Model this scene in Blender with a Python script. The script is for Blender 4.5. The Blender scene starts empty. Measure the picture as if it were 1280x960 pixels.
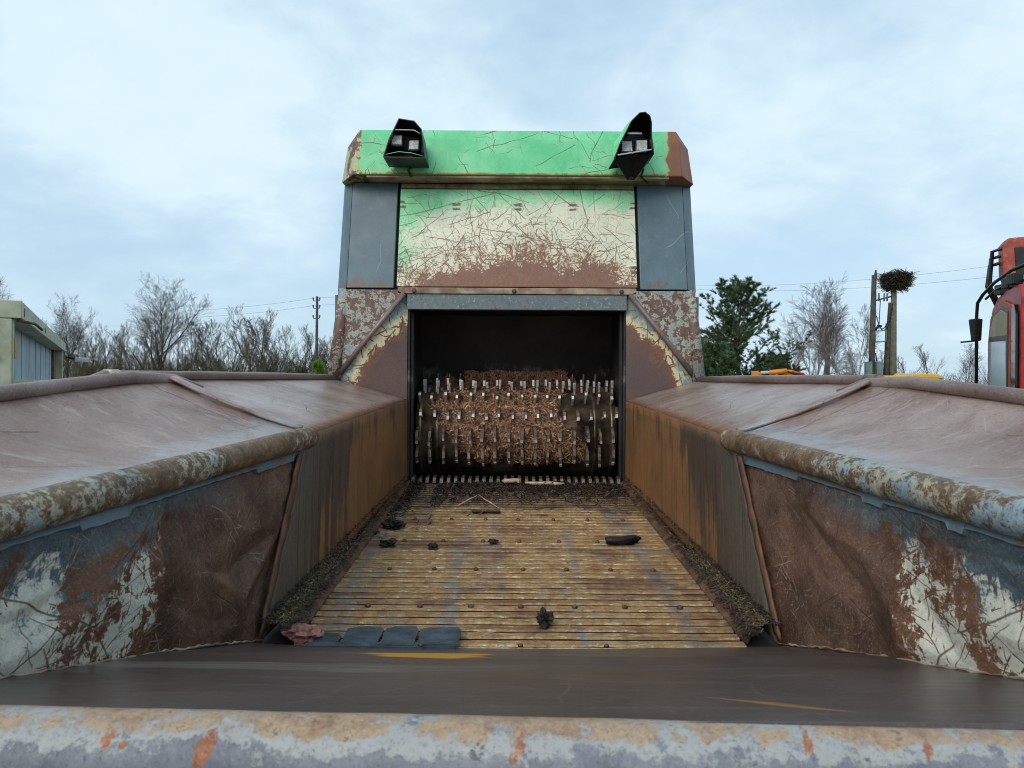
import bpy, bmesh, math, random
from mathutils import Vector, Matrix, noise as mnoise

# ------------------------------------------------------------------ camera, sky, sun, exposure
H = 2.5                                   # eye height above the yard; machine coordinates are measured from the eye
SC = bpy.context.scene
COL = SC.collection
cam_d = bpy.data.cameras.new('camera')
cam = bpy.data.objects.new('camera', cam_d)
COL.objects.link(cam)
cam.location = (-0.03, 0.0, H)
cam.rotation_euler = (math.radians(90), math.radians(-0.35), 0)
cam_d.sensor_width = 36.0
cam_d.lens = 36.0 * 930 / 1280
cam_d.clip_start = 0.05
cam_d.clip_end = 3000
cam_d.dof.use_dof = True
cam_d.dof.focus_distance = 4.6
cam_d.dof.aperture_fstop = 8.0
SC.camera = cam

SUN_EL, SUN_AZ = math.radians(34), math.radians(208)     # azimuth clockwise from +Y: behind the viewer, a little left
world = bpy.data.worlds.new('World')
SC.world = world
world.use_nodes = True
wn, wl = world.node_tree.nodes, world.node_tree.links
wn.clear()
w_out = wn.new('ShaderNodeOutputWorld')
w_bg = wn.new('ShaderNodeBackground')
w_bg.inputs['Strength'].default_value = 0.11
w_sky = wn.new('ShaderNodeTexSky')
w_sky.sky_type = 'NISHITA'
w_sky.sun_disc = False
w_sky.sun_elevation = SUN_EL
w_sky.sun_rotation = SUN_AZ
w_sky.air_density = 1.0
w_sky.dust_density = 1.5
w_sky.ozone_density = 1.0
w_tc = wn.new('ShaderNodeTexCoord')
w_sep = wn.new('ShaderNodeSeparateXYZ')
wl.new(w_tc.outputs['Generated'], w_sep.inputs[0])


def wmath(op, a, b=None, clamp=False):
    n = wn.new('ShaderNodeMath')
    n.operation = op
    n.use_clamp = clamp
    for i, v in enumerate((a, b)):
        if v is None:
            continue
        if isinstance(v, (int, float)):
            n.inputs[i].default_value = v
        else:
            wl.new(v, n.inputs[i])
    return n.outputs[0]


def wnoise(vec, scale, detail, rough, dist=0.0):
    n = wn.new('ShaderNodeTexNoise')
    n.inputs['Scale'].default_value = scale
    n.inputs['Detail'].default_value = detail
    n.inputs['Roughness'].default_value = rough
    n.inputs['Distortion'].default_value = dist
    wl.new(vec, n.inputs['Vector'])
    return n.outputs['Fac']


def wrange(v, a, b, c=0.0, d=1.0):
    n = wn.new('ShaderNodeMapRange')
    n.interpolation_type = 'SMOOTHSTEP'
    wl.new(v, n.inputs[0])
    for i, x in enumerate((a, b, c, d)):
        n.inputs[1 + i].default_value = x
    return n.outputs[0]


def wmix(f, a, b):
    n = wn.new('ShaderNodeMix')
    n.data_type = 'RGBA'
    for s, v in ((n.inputs[0], f), (n.inputs[6], a), (n.inputs[7], b)):
        if isinstance(v, tuple):
            s.default_value = v + (1,) if len(v) == 3 else v
        elif isinstance(v, (int, float)):
            s.default_value = v
        else:
            wl.new(v, s)
    return n.outputs[2]


# broken cloud sheet, laid out on a flat layer overhead so that it thins with height the same way all round
_zz = wmath('ADD', wmath('MAXIMUM', w_sep.outputs[2], 0.0), 0.32)
_cv = wn.new('ShaderNodeCombineXYZ')
wl.new(wmath('DIVIDE', w_sep.outputs[0], _zz), _cv.inputs[0])
wl.new(wmath('DIVIDE', w_sep.outputs[1], _zz), _cv.inputs[1])
_cv.inputs[2].default_value = 3.7
_big = wnoise(_cv.outputs[0], 1.1, 7, 0.5, 0.2)
_fine = wnoise(_cv.outputs[0], 4.2, 7, 0.6, 0.3)
_cl = wmath('ADD', wmath('MULTIPLY', _big, 0.72), wmath('MULTIPLY', _fine, 0.28))
_cover = wrange(_cl, 0.34, 0.60)
_white = wmix(wrange(_cl, 0.44, 0.64), (4.2, 5.55, 6.5), (5.25, 6.4, 7.05))
_blue = wmix(0.7, w_sky.outputs[0], (3.6, 5.05, 6.35))
wl.new(wmix(_cover, _blue, _white), w_bg.inputs['Color'])
wl.new(w_bg.outputs[0], w_out.inputs[0])

sun_d = bpy.data.lights.new('sun', 'SUN')
sun_d.energy = 1.1
sun_d.angle = math.radians(36)
sun_d.color = (1.0, 0.95, 0.88)
sun = bpy.data.objects.new('sun', sun_d)
COL.objects.link(sun)
_sd = Vector((math.sin(SUN_AZ) * math.cos(SUN_EL), math.cos(SUN_AZ) * math.cos(SUN_EL), math.sin(SUN_EL)))
sun.rotation_euler = _sd.to_track_quat('Z', 'Y').to_euler()
sun.location = _sd * 60

SC.view_settings.view_transform = 'Standard'
SC.view_settings.look = 'None'
SC.view_settings.exposure = 0.40
SC.view_settings.gamma = 1.0
SC.view_settings.use_curve_mapping = False
SC.render.engine = 'CYCLES'
SC.cycles.use_denoising = True
SC.cycles.max_bounces = 6
SC.cycles.use_adaptive_sampling = True
SC.cycles.adaptive_threshold = 0.015
SC.cycles.pixel_filter_type = 'BLACKMAN_HARRIS'
SC.cycles.filter_width = 1.0
SC.cycles.sample_clamp_indirect = 6.0

R = random.Random(7)


# ------------------------------------------------------------------ mesh helpers
class MB:
    """collects geometry in eye-level coordinates (z = 0 is eye height) and links it as one mesh object"""

    def __init__(s):
        s.v, s.f, s.sm = [], [], []

    def add(s, vs, fs, smooth=False):
        b = len(s.v)
        s.v += [tuple(p) for p in vs]
        s.f += [tuple(b + i for i in f) for f in fs]
        s.sm += [smooth] * len(fs)

    def box(s, x0, x1, y0, y1, z0, z1):
        s.add([(x0, y0, z0), (x1, y0, z0), (x1, y1, z0), (x0, y1, z0), (x0, y0, z1), (x1, y0, z1), (x1, y1, z1), (x0, y1, z1)],
              [(0, 3, 2, 1), (4, 5, 6, 7), (0, 1, 5, 4), (1, 2, 6, 5), (2, 3, 7, 6), (3, 0, 4, 7)])
        return s

    def hexa(s, lo, hi):
        """eight corners: lo ring of four, hi ring of four, same order"""
        s.add(list(lo) + list(hi), [(3, 2, 1, 0), (4, 5, 6, 7), (0, 1, 5, 4), (1, 2, 6, 5), (2, 3, 7, 6), (3, 0, 4, 7)])
        return s

    def prism(s, poly, off):
        """polygon of 3-D points swept by the vector off"""
        n = len(poly)
        o = Vector(off)
        s.add(list(poly) + [tuple(Vector(p) + o) for p in poly],
              [tuple(range(n - 1, -1, -1)), tuple(range(n, 2 * n))] + [(i, (i + 1) % n, n + (i + 1) % n, n + i) for i in range(n)])
        return s

    def tube(s, pts, rad, n=10, caps=True, wob=0.0, rng=None):
        pts = [Vector(p) for p in pts]
        if isinstance(rad, (int, float)):
            rad = [rad] * len(pts)
        b = len(s.v)
        prev = None
        for i, p in enumerate(pts):
            d = (pts[min(i + 1, len(pts) - 1)] - pts[max(i - 1, 0)])
            d = d.normalized() if d.length > 1e-9 else Vector((0, 0, 1))
            if prev is None:
                a = Vector((0, 0, 1)) if abs(d.z) < 0.9 else Vector((1, 0, 0))
                u = d.cross(a).normalized()
            else:
                u = (prev - d * prev.dot(d))
                u = u.normalized() if u.length > 1e-6 else d.orthogonal().normalized()
            prev = u
            w = d.cross(u)
            for k in range(n):
                t = 2 * math.pi * k / n
                r = rad[i] * (1 + (rng.uniform(-wob, wob) if rng else 0))
                s.v.append(tuple(p + (u * math.cos(t) + w * math.sin(t)) * r))
        for i in range(len(pts) - 1):
            for k in range(n):
                k2 = (k + 1) % n
                s.f.append((b + i * n + k, b + i * n + k2, b + (i + 1) * n + k2, b + (i + 1) * n + k))
                s.sm.append(True)
        if caps:
            s.f.append(tuple(b + k for k in range(n - 1, -1, -1)))
            s.f.append(tuple(b + (len(pts) - 1) * n + k for k in range(n)))
            s.sm += [False, False]
        return s

    def grid(s, fn, nu, nv, smooth=True):
        s.add([fn(i / nu, j / nv) for j in range(nv + 1) for i in range(nu + 1)],
              [(j * (nu + 1) + i, j * (nu + 1) + i + 1, (j + 1) * (nu + 1) + i + 1, (j + 1) * (nu + 1) + i)
               for j in range(nv) for i in range(nu)], smooth)
        return s

    def lump(s, c, size, rng, rough=0.35, seg=2):
        """an irregular stone or bark lump"""
        bm = bmesh.new()
        bmesh.ops.create_icosphere(bm, subdivisions=seg, radius=1)
        o = Vector((rng.uniform(0, 50), rng.uniform(0, 50), 0))
        vs = []
        for v in bm.verts:
            k = 1 + rough * mnoise.noise(v.co * 1.7 + o) + rough * .6 * mnoise.noise(v.co * 4.1 + o)
            vs.append((c[0] + v.co.x * k * size[0], c[1] + v.co.y * k * size[1], c[2] + v.co.z * k * size[2]))
        s.add(vs, [tuple(v.index for v in f.verts) for f in bm.faces], False)
        bm.free()
        return s

    def mesh(s, name, origin=(0, 0, 0), mat=None):
        me = bpy.data.meshes.new(name)
        me.from_pydata([(p[0] - origin[0], p[1] - origin[1], p[2] - origin[2]) for p in s.v], [], s.f)
        me.polygons.foreach_set('use_smooth', s.sm)
        me.update()
        if mat:
            me.materials.append(mat)
        return me

    def build(s, name, mat, root=None, parent=None, bevel=0.0, solid=0.0, seg=2):
        """root: the thing's Empty; parent: the part that carries this sub-part (its origin is the root's)"""
        org = root.location - Vector((0, 0, H)) if root else Vector((0, 0, -H))
        o = bpy.data.objects.new(name, s.mesh(name, org, mat))
        COL.objects.link(o)
        if parent or root:
            o.parent = parent or root
        if solid:
            m = o.modifiers.new('thickness', 'SOLIDIFY')
            m.thickness = solid
            m.offset = 0
        if bevel:
            m = o.modifiers.new('soft edges', 'BEVEL')
            m.width = bevel
            m.segments = seg
            m.limit_method = 'ANGLE'
            m.angle_limit = math.radians(40)
        return o


def tag(o, label=None, cat=None, group=None, kind=None):
    for k, v in (('label', label), ('category', cat), ('group', group), ('kind', kind)):
        if v:
            o[k] = v
    return o


def thing(name, loc, label, cat, group=None):
    """an Empty at the base of a thing; loc in eye-level coordinates"""
    o = bpy.data.objects.new(name, None)
    o.empty_display_size = 0.2
    COL.objects.link(o)
    o.location = (loc[0], loc[1], loc[2] + H)
    return tag(o, label, cat, group)


def place(name, me, root, parent, loc, rot=(0, 0, 0), scale=(1, 1, 1)):
    """a piece that shares mesh data; loc in eye-level coordinates"""
    o = bpy.data.objects.new(name, me)
    COL.objects.link(o)
    o.parent = parent
    o.location = Vector(loc) - (root.location - Vector((0, 0, H)))
    o.rotation_euler = rot
    o.scale = scale
    return o


def copy_tree(o, parent=None):
    c = o.copy()
    COL.objects.link(c)
    c.parent = parent
    for ch in o.children:
        copy_tree(ch, c)
    return c


def nz(p, s=1.0, o=0.0):
    return mnoise.noise(Vector((p[0] * s + o, p[1] * s + o * 1.7, p[2] * s)))


def lerp(a, b, t):
    return tuple(a[i] + (b[i] - a[i]) * t for i in range(3))


def bil(p00, p10, p11, p01, u, v):
    return lerp(lerp(p00, p10, u), lerp(p01, p11, u), v)


# ------------------------------------------------------------------ material helpers
def C(r, g, b):
    f = lambda x: (x / 255 / 12.92) if x / 255 <= 0.04045 else ((x / 255 + 0.055) / 1.055) ** 2.4
    return (f(r), f(g), f(b), 1.0)


class Mat:
    def __init__(s, name, local=False):
        s.m = bpy.data.materials.new(name)
        s.m.use_nodes = True
        s.n, s.l = s.m.node_tree.nodes, s.m.node_tree.links
        s.n.clear()
        s.o = s.n.new('ShaderNodeOutputMaterial')
        s.b = s.n.new('ShaderNodeBsdfPrincipled')
        s.l.new(s.b.outputs[0], s.o.inputs[0])
        if local:
            s.p = s.n.new('ShaderNodeTexCoord').outputs['Object']
        else:
            g = s.n.new('ShaderNodeNewGeometry')
            a = s.n.new('ShaderNodeVectorMath')
            a.operation = 'SUBTRACT'
            s.l.new(g.outputs['Position'], a.inputs[0])
            a.inputs[1].default_value = (0, 0, H)
            s.p = a.outputs[0]
        sp = s.n.new('ShaderNodeSeparateXYZ')
        s.l.new(s.p, sp.inputs[0])
        s.x, s.y, s.z = sp.outputs

    def set(s, sock, v):
        if isinstance(v, (int, float)):
            sock.default_value = v
        elif isinstance(v, tuple):
            sock.default_value = v
        else:
            s.l.new(v, sock)

    def m_(s, op, a, b=0.0, c=None, clamp=False):
        n = s.n.new('ShaderNodeMath')
        n.operation = op
        n.use_clamp = clamp
        s.set(n.inputs[0], a)
        s.set(n.inputs[1], b)
        if c is not None:
            s.set(n.inputs[2], c)
        return n.outputs[0]

    def add(s, *a):
        r = a[0]
        for q in a[1:]:
            r = s.m_('ADD', r, q)
        return r

    def mul(s, a, b):
        return s.m_('MULTIPLY', a, b)

    def mx(s, a, b):
        return s.m_('MAXIMUM', a, b)

    def inv(s, a):
        return s.m_('SUBTRACT', 1.0, a)

    def comb(s, x, y, z):
        n = s.n.new('ShaderNodeCombineXYZ')
        for i, v in enumerate((x, y, z)):
            s.set(n.inputs[i], v)
        return n.outputs[0]

    def sc(s, v, k):
        n = s.n.new('ShaderNodeVectorMath')
        n.operation = 'MULTIPLY'
        s.l.new(v, n.inputs[0])
        n.inputs[1].default_value = k if isinstance(k, tuple) else (k, k, k)
        return n.outputs[0]

    def vadd(s, a, b):
        n = s.n.new('ShaderNodeVectorMath')
        n.operation = 'ADD'
        s.set(n.inputs[0], a)
        s.set(n.inputs[1], b)
        return n.outputs[0]

    def noise(s, scale, detail=4, rough=0.55, vec=None, dist=0.0, k=None):
        v = vec or s.p
        if k:
            v = s.sc(v, k)
        n = s.n.new('ShaderNodeTexNoise')
        s.l.new(v, n.inputs['Vector'])
        n.inputs['Scale'].default_value = scale
        n.inputs['Detail'].default_value = detail
        n.inputs['Roughness'].default_value = rough
        n.inputs['Distortion'].default_value = dist
        return n.outputs['Fac']

    def noisev(s, scale, detail=3, vec=None):
        n = s.n.new('ShaderNodeTexNoise')
        s.l.new(vec or s.p, n.inputs['Vector'])
        n.inputs['Scale'].default_value = scale
        n.inputs['Detail'].default_value = detail
        a = s.n.new('ShaderNodeVectorMath')
        a.operation = 'SUBTRACT'
        s.l.new(n.outputs['Color'], a.inputs[0])
        a.inputs[1].default_value = (.5, .5, .5)
        return a.outputs[0]

    def ss(s, v, a, b, c=0.0, d=1.0):
        n = s.n.new('ShaderNodeMapRange')
        n.interpolation_type = 'SMOOTHSTEP'
        s.set(n.inputs[0], v)
        for i, x in enumerate((a, b, c, d)):
            s.set(n.inputs[1 + i], x)
        return n.outputs[0]

    def lin(s, v, a, b, c=0.0, d=1.0):
        n = s.n.new('ShaderNodeMapRange')
        s.set(n.inputs[0], v)
        for i, x in enumerate((a, b, c, d)):
            s.set(n.inputs[1 + i], x)
        return n.outputs[0]

    def mix(s, f, a, b):
        if not isinstance(f, (int, float)) and getattr(f.node, 'bl_idname', '') == 'ShaderNodeTexNoise':
            f = s.ss(f, .30, .70)          # raw noise used as a mix: open up its contrast
        n = s.n.new('ShaderNodeMix')
        n.data_type = 'RGBA'
        s.set(n.inputs[0], f)
        s.set(n.inputs[6], a)
        s.set(n.inputs[7], b)
        return n.outputs[2]

    def scratch(s, u, v, scale, width, density, bend=0.25, off=0.0, squash=1.0, reach=0.75):
        """random thin curved scratches: one straight line through each Voronoi cell, bent by noise"""
        p = s.comb(s.m_('MULTIPLY_ADD', u, scale, off), s.m_('MULTIPLY_ADD', v, scale * squash, off * 2.3), 0.0)
        if bend:
            p = s.vadd(p, s.sc(s.noisev(0.9, 2, p), bend * 2))
        n = s.n.new('ShaderNodeTexVoronoi')
        n.voronoi_dimensions = '2D'
        n.inputs['Scale'].default_value = 1.0
        s.l.new(p, n.inputs['Vector'])
        d = s.n.new('ShaderNodeVectorMath')
        d.operation = 'SUBTRACT'
        s.l.new(p, d.inputs[0])
        s.l.new(n.outputs['Position'], d.inputs[1])
        cs = s.n.new('ShaderNodeSeparateColor')
        s.l.new(n.outputs['Color'], cs.inputs[0])
        a = s.mul(cs.outputs[0], 6.283)
        ds = s.n.new('ShaderNodeSeparateXYZ')
        s.l.new(d.outputs[0], ds.inputs[0])
        dist = s.m_('ABSOLUTE', s.add(s.mul(ds.outputs[0], s.m_('COSINE', a)), s.mul(ds.outputs[1], s.m_('SINE', a))))
        line = s.ss(dist, width * scale * .4, width * scale, 1.0, 0.0)
        keep = s.m_('LESS_THAN', cs.outputs[1], density)
        ends = s.ss(n.outputs['Distance'], reach * .7, reach, 1.0, 0.0)
        return s.mul(s.mul(line, keep), ends)

    def cracks(s, vec, scale, width):
        n = s.n.new('ShaderNodeTexVoronoi')
        n.feature = 'DISTANCE_TO_EDGE'
        s.l.new(vec, n.inputs['Vector'])
        n.inputs['Scale'].default_value = scale
        return s.ss(n.outputs['Distance'], width * .3, width, 1.0, 0.0)

    def out(s, col, rough=0.6, metal=0.0, bump=None, bs=0.3, bd=0.02, spec=0.5, grit=0.0):
        if grit:                                  # fine pits, grit and dust, a few millimetres across
            ga = s.noise(150, 5, .82)
            gb = s.noise(33, 7, .82)
            col = s.mix(s.mul(s.ss(ga, .53, .66), grit), col, C(46, 34, 29))
            col = s.mix(s.mul(s.ss(ga, .46, .34), grit * .5), col, C(214, 204, 190))
            col = s.mix(s.mul(s.ss(gb, .55, .68), grit * .7), col, C(70, 50, 41))
            if bump is not None:
                bump = s.add(bump, s.mul(ga, -.5 * grit))
        s.set(s.b.inputs['Base Color'], col)
        s.set(s.b.inputs['Roughness'], rough)
        s.set(s.b.inputs['Metallic'], metal)
        s.set(s.b.inputs['Specular IOR Level'], spec)
        if bump is not None:
            n = s.n.new('ShaderNodeBump')
            n.inputs['Strength'].default_value = bs
            n.inputs['Distance'].default_value = bd
            s.l.new(bump, n.inputs['Height'])
            s.l.new(n.outputs[0], s.b.inputs['Normal'])
        return s.m
# ------------------------------------------------------------------ materials of the machine
RUST = C(104, 70, 54)
RUST_D = C(66, 46, 38)
CREAM = C(228, 224, 196)
BLUE = C(92, 118, 130)
STEEL = C(128, 110, 104)


def mat_door():
    k = Mat('scratched_green_door')
    n1 = k.noise(3.2, 8, .65)
    n2 = k.noise(14, 8, .75)
    n3 = k.noise(60, 5, .75)
    ax = k.m_('ABSOLUTE', k.add(k.x, -0.06))
    h = k.add(k.z, -0.64)                                   # 0 at the lower edge, 0.72 at the top
    big = k.mx(k.scratch(k.x, k.z, 1.5, .0048, 1, .12), k.scratch(k.x, k.z, 2.2, .0042, .95, .15, 4.4))
    mid = k.mx(k.scratch(k.x, k.z, 4.2, .0036, .95, .15, 5.3), k.mx(k.scratch(k.x, k.z, 5.6, .0034, .95, .22, 17.9), k.scratch(k.x, k.z, 7.5, .0032, .95, .25, 41.9)))
    sml = k.mx(k.scratch(k.x, k.z, 11.0, .0034, .95, .3, 11.9), k.mx(k.scratch(k.x, k.z, 15.0, .0032, .95, .3, 23.1), k.scratch(k.x, k.z, 21.0, .0030, .95, .4, 3.7)))
    # bare brown steel: an arch from the lower edge, feathered by scratches
    arch = k.add(h, k.mul(k.mul(ax, ax), .36), k.mul(k.add(n1, -.5), -.55), k.mul(k.add(n2, -.5), -.34), k.mul(k.add(n3, -.5), -.30), -.23)
    bare = k.ss(k.add(arch, k.mul(sml, -.14), k.mul(mid, -.16)), .012, -.012)
    gr = k.add(k.mul(k.ss(h, .42, .70), 1.0), k.mul(k.ss(k.x, -.25, -.80), .60), k.mul(k.add(n1, -.5), 2.1), k.mul(k.add(n2, -.5), 1.4), -.06)
    green = k.ss(k.add(gr, k.mul(k.add(n3, -.5), .8)), .30, .92)
    col = k.mix(k.noise(5, 6), C(236, 232, 206), C(216, 216, 190))
    col = k.mix(green, col, k.mix(n2, C(98, 208, 142), C(166, 230, 182)))
    col = k.mix(k.ss(n3, .5, .75, 0, .45), col, C(186, 168, 124))
    col = k.mix(k.mul(k.ss(k.add(arch, k.mul(k.add(n3, -.5), -.3)), .20, .0), .45), col, C(196, 146, 100))
    w = k.ss(k.noise(16, 4, .7), .32, .52, .25, 1.0)
    fine = k.mx(k.mul(big, .9), k.mx(k.mul(mid, k.ss(k.add(arch, k.mul(n1, -.3)), .55, .10, .55, 1)), k.mul(sml, k.ss(k.add(arch, k.mul(n1, -.5)), .30, -.12))))
    col = k.mix(k.mul(fine, k.mul(w, .92)), col, k.mix(n2, C(96, 62, 38), C(138, 92, 58)))
    col = k.mix(bare, col, k.mix(n2, C(132, 98, 86), C(104, 76, 68)))
    spots = k.mul(k.ss(k.add(n2, k.mul(k.add(n3, -.5), 1.2), k.mul(arch, -.9)), .44, .52), k.ss(arch, .30, .02))
    col = k.mix(k.mul(spots, .8), col, k.mix(n3, C(112, 76, 58), C(150, 100, 66)))
    for zz, xs in ((1.24, (-.42, -.005, .385)), (1.205, (-.42, -.005, .385)), (1.255, (-.80, .80)), (1.22, (-.80, .80)), (.76, (-.8, .8)), (.79, (-.8, .8))):
        for xx in xs:
            d = k.mx(k.mul(k.m_('ABSOLUTE', k.add(k.x, -xx)), .33), k.m_('ABSOLUTE', k.add(k.z, -zz)))
            d = k.add(d, k.mul(k.add(n2, -.5), .04))
            col = k.mix(k.mul(k.ss(d, .012, .006), .9), col, C(92, 62, 44))
    return k.out(col, k.lin(bare, 0, 1, .40, .48), 0, k.add(k.mul(fine, -.6), k.mul(bare, -.3), k.mul(k.noise(4, 3), .5)), .25, .008, grit=0.22)


def mat_green_box():
    k = Mat('scratched_green_cowl')
    n1 = k.noise(4, 6, .65)
    n2 = k.noise(18, 6, .7)
    st = k.noise(7, 5, .7, k=(1, 1, .25))
    sA = k.mx(k.scratch(k.x, k.z, 1.6, .0046, 1, .10, 3.1), k.scratch(k.x, k.z, 2.6, .0040, .95, .25, 33.1))
    sB = k.scratch(k.x, k.z, 5.0, .0036, .9, .3, 8.4)
    sC = k.scratch(k.x, k.z, 9.0, .0030, .7, .6, 14.4)
    col = k.mix(n1, C(92, 206, 138), C(140, 228, 172))
    col = k.mix(k.mul(k.ss(st, .55, .75), .5), col, C(70, 168, 124))
    edge = k.add(k.ss(k.z, 1.50, 1.41), k.mul(k.add(n1, -.5), 1.2))
    col = k.mix(k.mul(k.ss(edge, .5, .9), .7), col, C(168, 196, 110))
    s = k.mx(sA, k.mul(k.mx(sB, sC), k.ss(n1, .40, .56)))
    col = k.mix(k.mul(s, k.ss(n2, .35, .55, .45, 1)), col, C(120, 88, 36))
    col = k.mix(k.mul(k.ss(k.noise(50, 5, .8), .58, .68), .5), col, C(190, 196, 120))
    low = k.ss(k.add(k.z, k.mul(k.add(n2, -.5), .05)), 1.435, 1.42)
    col = k.mix(k.mul(low, .85), col, C(96, 84, 44))
    # bare rusty end corners: ragged edge, broader on the right
    xe = k.add(k.x, k.mul(k.add(k.noise(9, 4, .6), -.5), .10))
    endr = k.ss(xe, 1.01, 1.025)
    endl = k.ss(xe, -1.065, -1.08)
    rr = k.mix(k.noise(8, 5, .6, k=(1, 1, .4)), C(116, 74, 56), C(150, 96, 58))
    col = k.mix(k.ss(xe, .985, 1.02), col, C(170, 190, 140))
    col = k.mix(endr, col, rr)
    lcol = k.mix(k.ss(k.noise(12, 5, .65), .47, .53), C(112, 76, 58), C(188, 190, 138))
    lcol = k.mix(k.ss(k.add(k.x, k.mul(k.add(n2, -.5), .06)), -1.165, -1.18), lcol, C(178, 180, 140))
    col = k.mix(endl, col, lcol)
    return k.out(col, .45, 0, k.add(k.mul(s, -.6), k.mul(n1, .5)), .25, .008, grit=0.2)


def mat_blue(name='grey_blue_paint', worn=.0, streak=True):
    k = Mat(name)
    n1 = k.noise(2.4, 5, .6)
    n2 = k.noise(26, 6, .7)
    n3 = k.noise(6, 5, .7, k=(1, 1, .45))
    col = k.mix(n1, C(74, 96, 106), C(94, 116, 124))
    col = k.mix(k.mul(k.ss(n3, .5, .75), .35), col, C(104, 128, 136))
    s = k.scratch(k.x, k.z, 5, .003, .25, .3, 2.2)
    col = k.mix(k.mul(s, .5), col, C(150, 165, 165))
    sp = k.ss(k.add(n2, k.mul(n3, .6)), 1.02 - worn, 1.10 - worn)
    col = k.mix(k.mul(sp, .9), col, k.mix(n2, C(120, 84, 60), C(150, 120, 96)))
    run = k.noise(1.0, 6, .7, k=(22, 22, 1.3))
    col = k.mix(k.mul(k.ss(run, .56, .68), k.ss(n1, .42, .6, .1, .5)), col, C(112, 92, 78))
    ed = k.add(k.ss(k.z, .80, .64, 0, .5), k.mul(k.add(n3, -.5), 1.6), k.mul(k.add(n2, -.5), 1.4))
    col = k.mix(k.mul(k.ss(ed, .45, .62), .8), col, C(118, 84, 62))
    col = k.mix(k.mul(k.ss(n2, .56, .68), .25), col, C(124, 142, 148))
    return k.out(col, k.lin(n3, .3, .7, .36, .5), 0, k.add(n1, k.mul(sp, -.4), k.mul(n2, .2)), .25, .01, grit=0.16)


def mat_flaked(name, base_rust=.5):
    """brown steel with many small flakes of blue and cream paint left on it"""
    k = Mat(name)
    w = k.vadd(k.p, k.sc(k.noisev(7, 3), .10))
    cr = k.cracks(w, 17, .16)
    n1 = k.noise(36, 8, .8)
    n2 = k.noise(7, 6, .65)
    n3 = k.noise(4, 3, .5)
    fl = k.add(n1, k.mul(n2, .6), k.mul(cr, -.07), k.mul(k.add(k.noise(16, 7, .75), -.5), .5), -.05)
    flake = k.ss(fl, .70 + base_rust * .1, .74 + base_rust * .1)
    core = k.ss(fl, .79 + base_rust * .1, .84 + base_rust * .1)
    rust = k.mix(k.noise(40, 3), C(118, 88, 80), C(98, 70, 62))
    pale = k.mix(n2, C(206, 200, 176), C(176, 176, 160))
    col = k.mix(k.mul(flake, .85), rust, pale)
    col = k.mix(core, col, k.mix(n3, C(120, 156, 166), C(96, 134, 148)))
    return k.out(col, .5, 0, k.add(flake, k.mul(n1, .3)), .35, .006, grit=0.3)


def mat_funnel():
    """inner triangles beside the mouth: smooth brown with a ragged cream and blue fringe along the fold and low outside"""
    k = Mat('brown_funnel_plate')
    n1 = k.noise(9, 8, .72)
    n2 = k.noise(40, 6, .75)
    ax = k.m_('ABSOLUTE', k.x)
    d = k.add(k.mul(k.add(ax, -.745), -.76), k.mul(k.add(k.z, -.60), -.653))     # distance below the fold line
    sA = k.mx(k.scratch(k.x, k.z, 9, .006, .95, .4, 2.0), k.scratch(k.x, k.z, 15, .005, .95, .5, 9.0))
    wide = k.add(k.ss(k.z, .20, .55, .06, .17), k.mul(k.ss(ax, 1.0, 1.15), .12))
    e = k.add(d, k.mul(k.add(n1, -.5), -.42), k.mul(k.add(n2, -.5), -.12), k.mul(sA, .10), k.mul(wide, -1.0))
    paint = k.ss(e, .012, -.012)
    br = k.mix(k.noise(3, 5), C(104, 76, 64), C(86, 68, 66))
    col = k.mix(k.ss(e, .11, .0, 0, .8), br, C(140, 88, 54))
    pc = k.mix(k.ss(k.add(e, k.mul(k.add(n2, -.5), .3)), -.04, -.13), C(216, 202, 164), C(128, 148, 148))
    pc = k.mix(k.mul(sA, .85), pc, C(96, 64, 42))
    col = k.mix(paint, col, pc)
    return k.out(col, .46, 0, k.add(k.mul(paint, .5), n1), .2, .008, grit=0.3)


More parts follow.
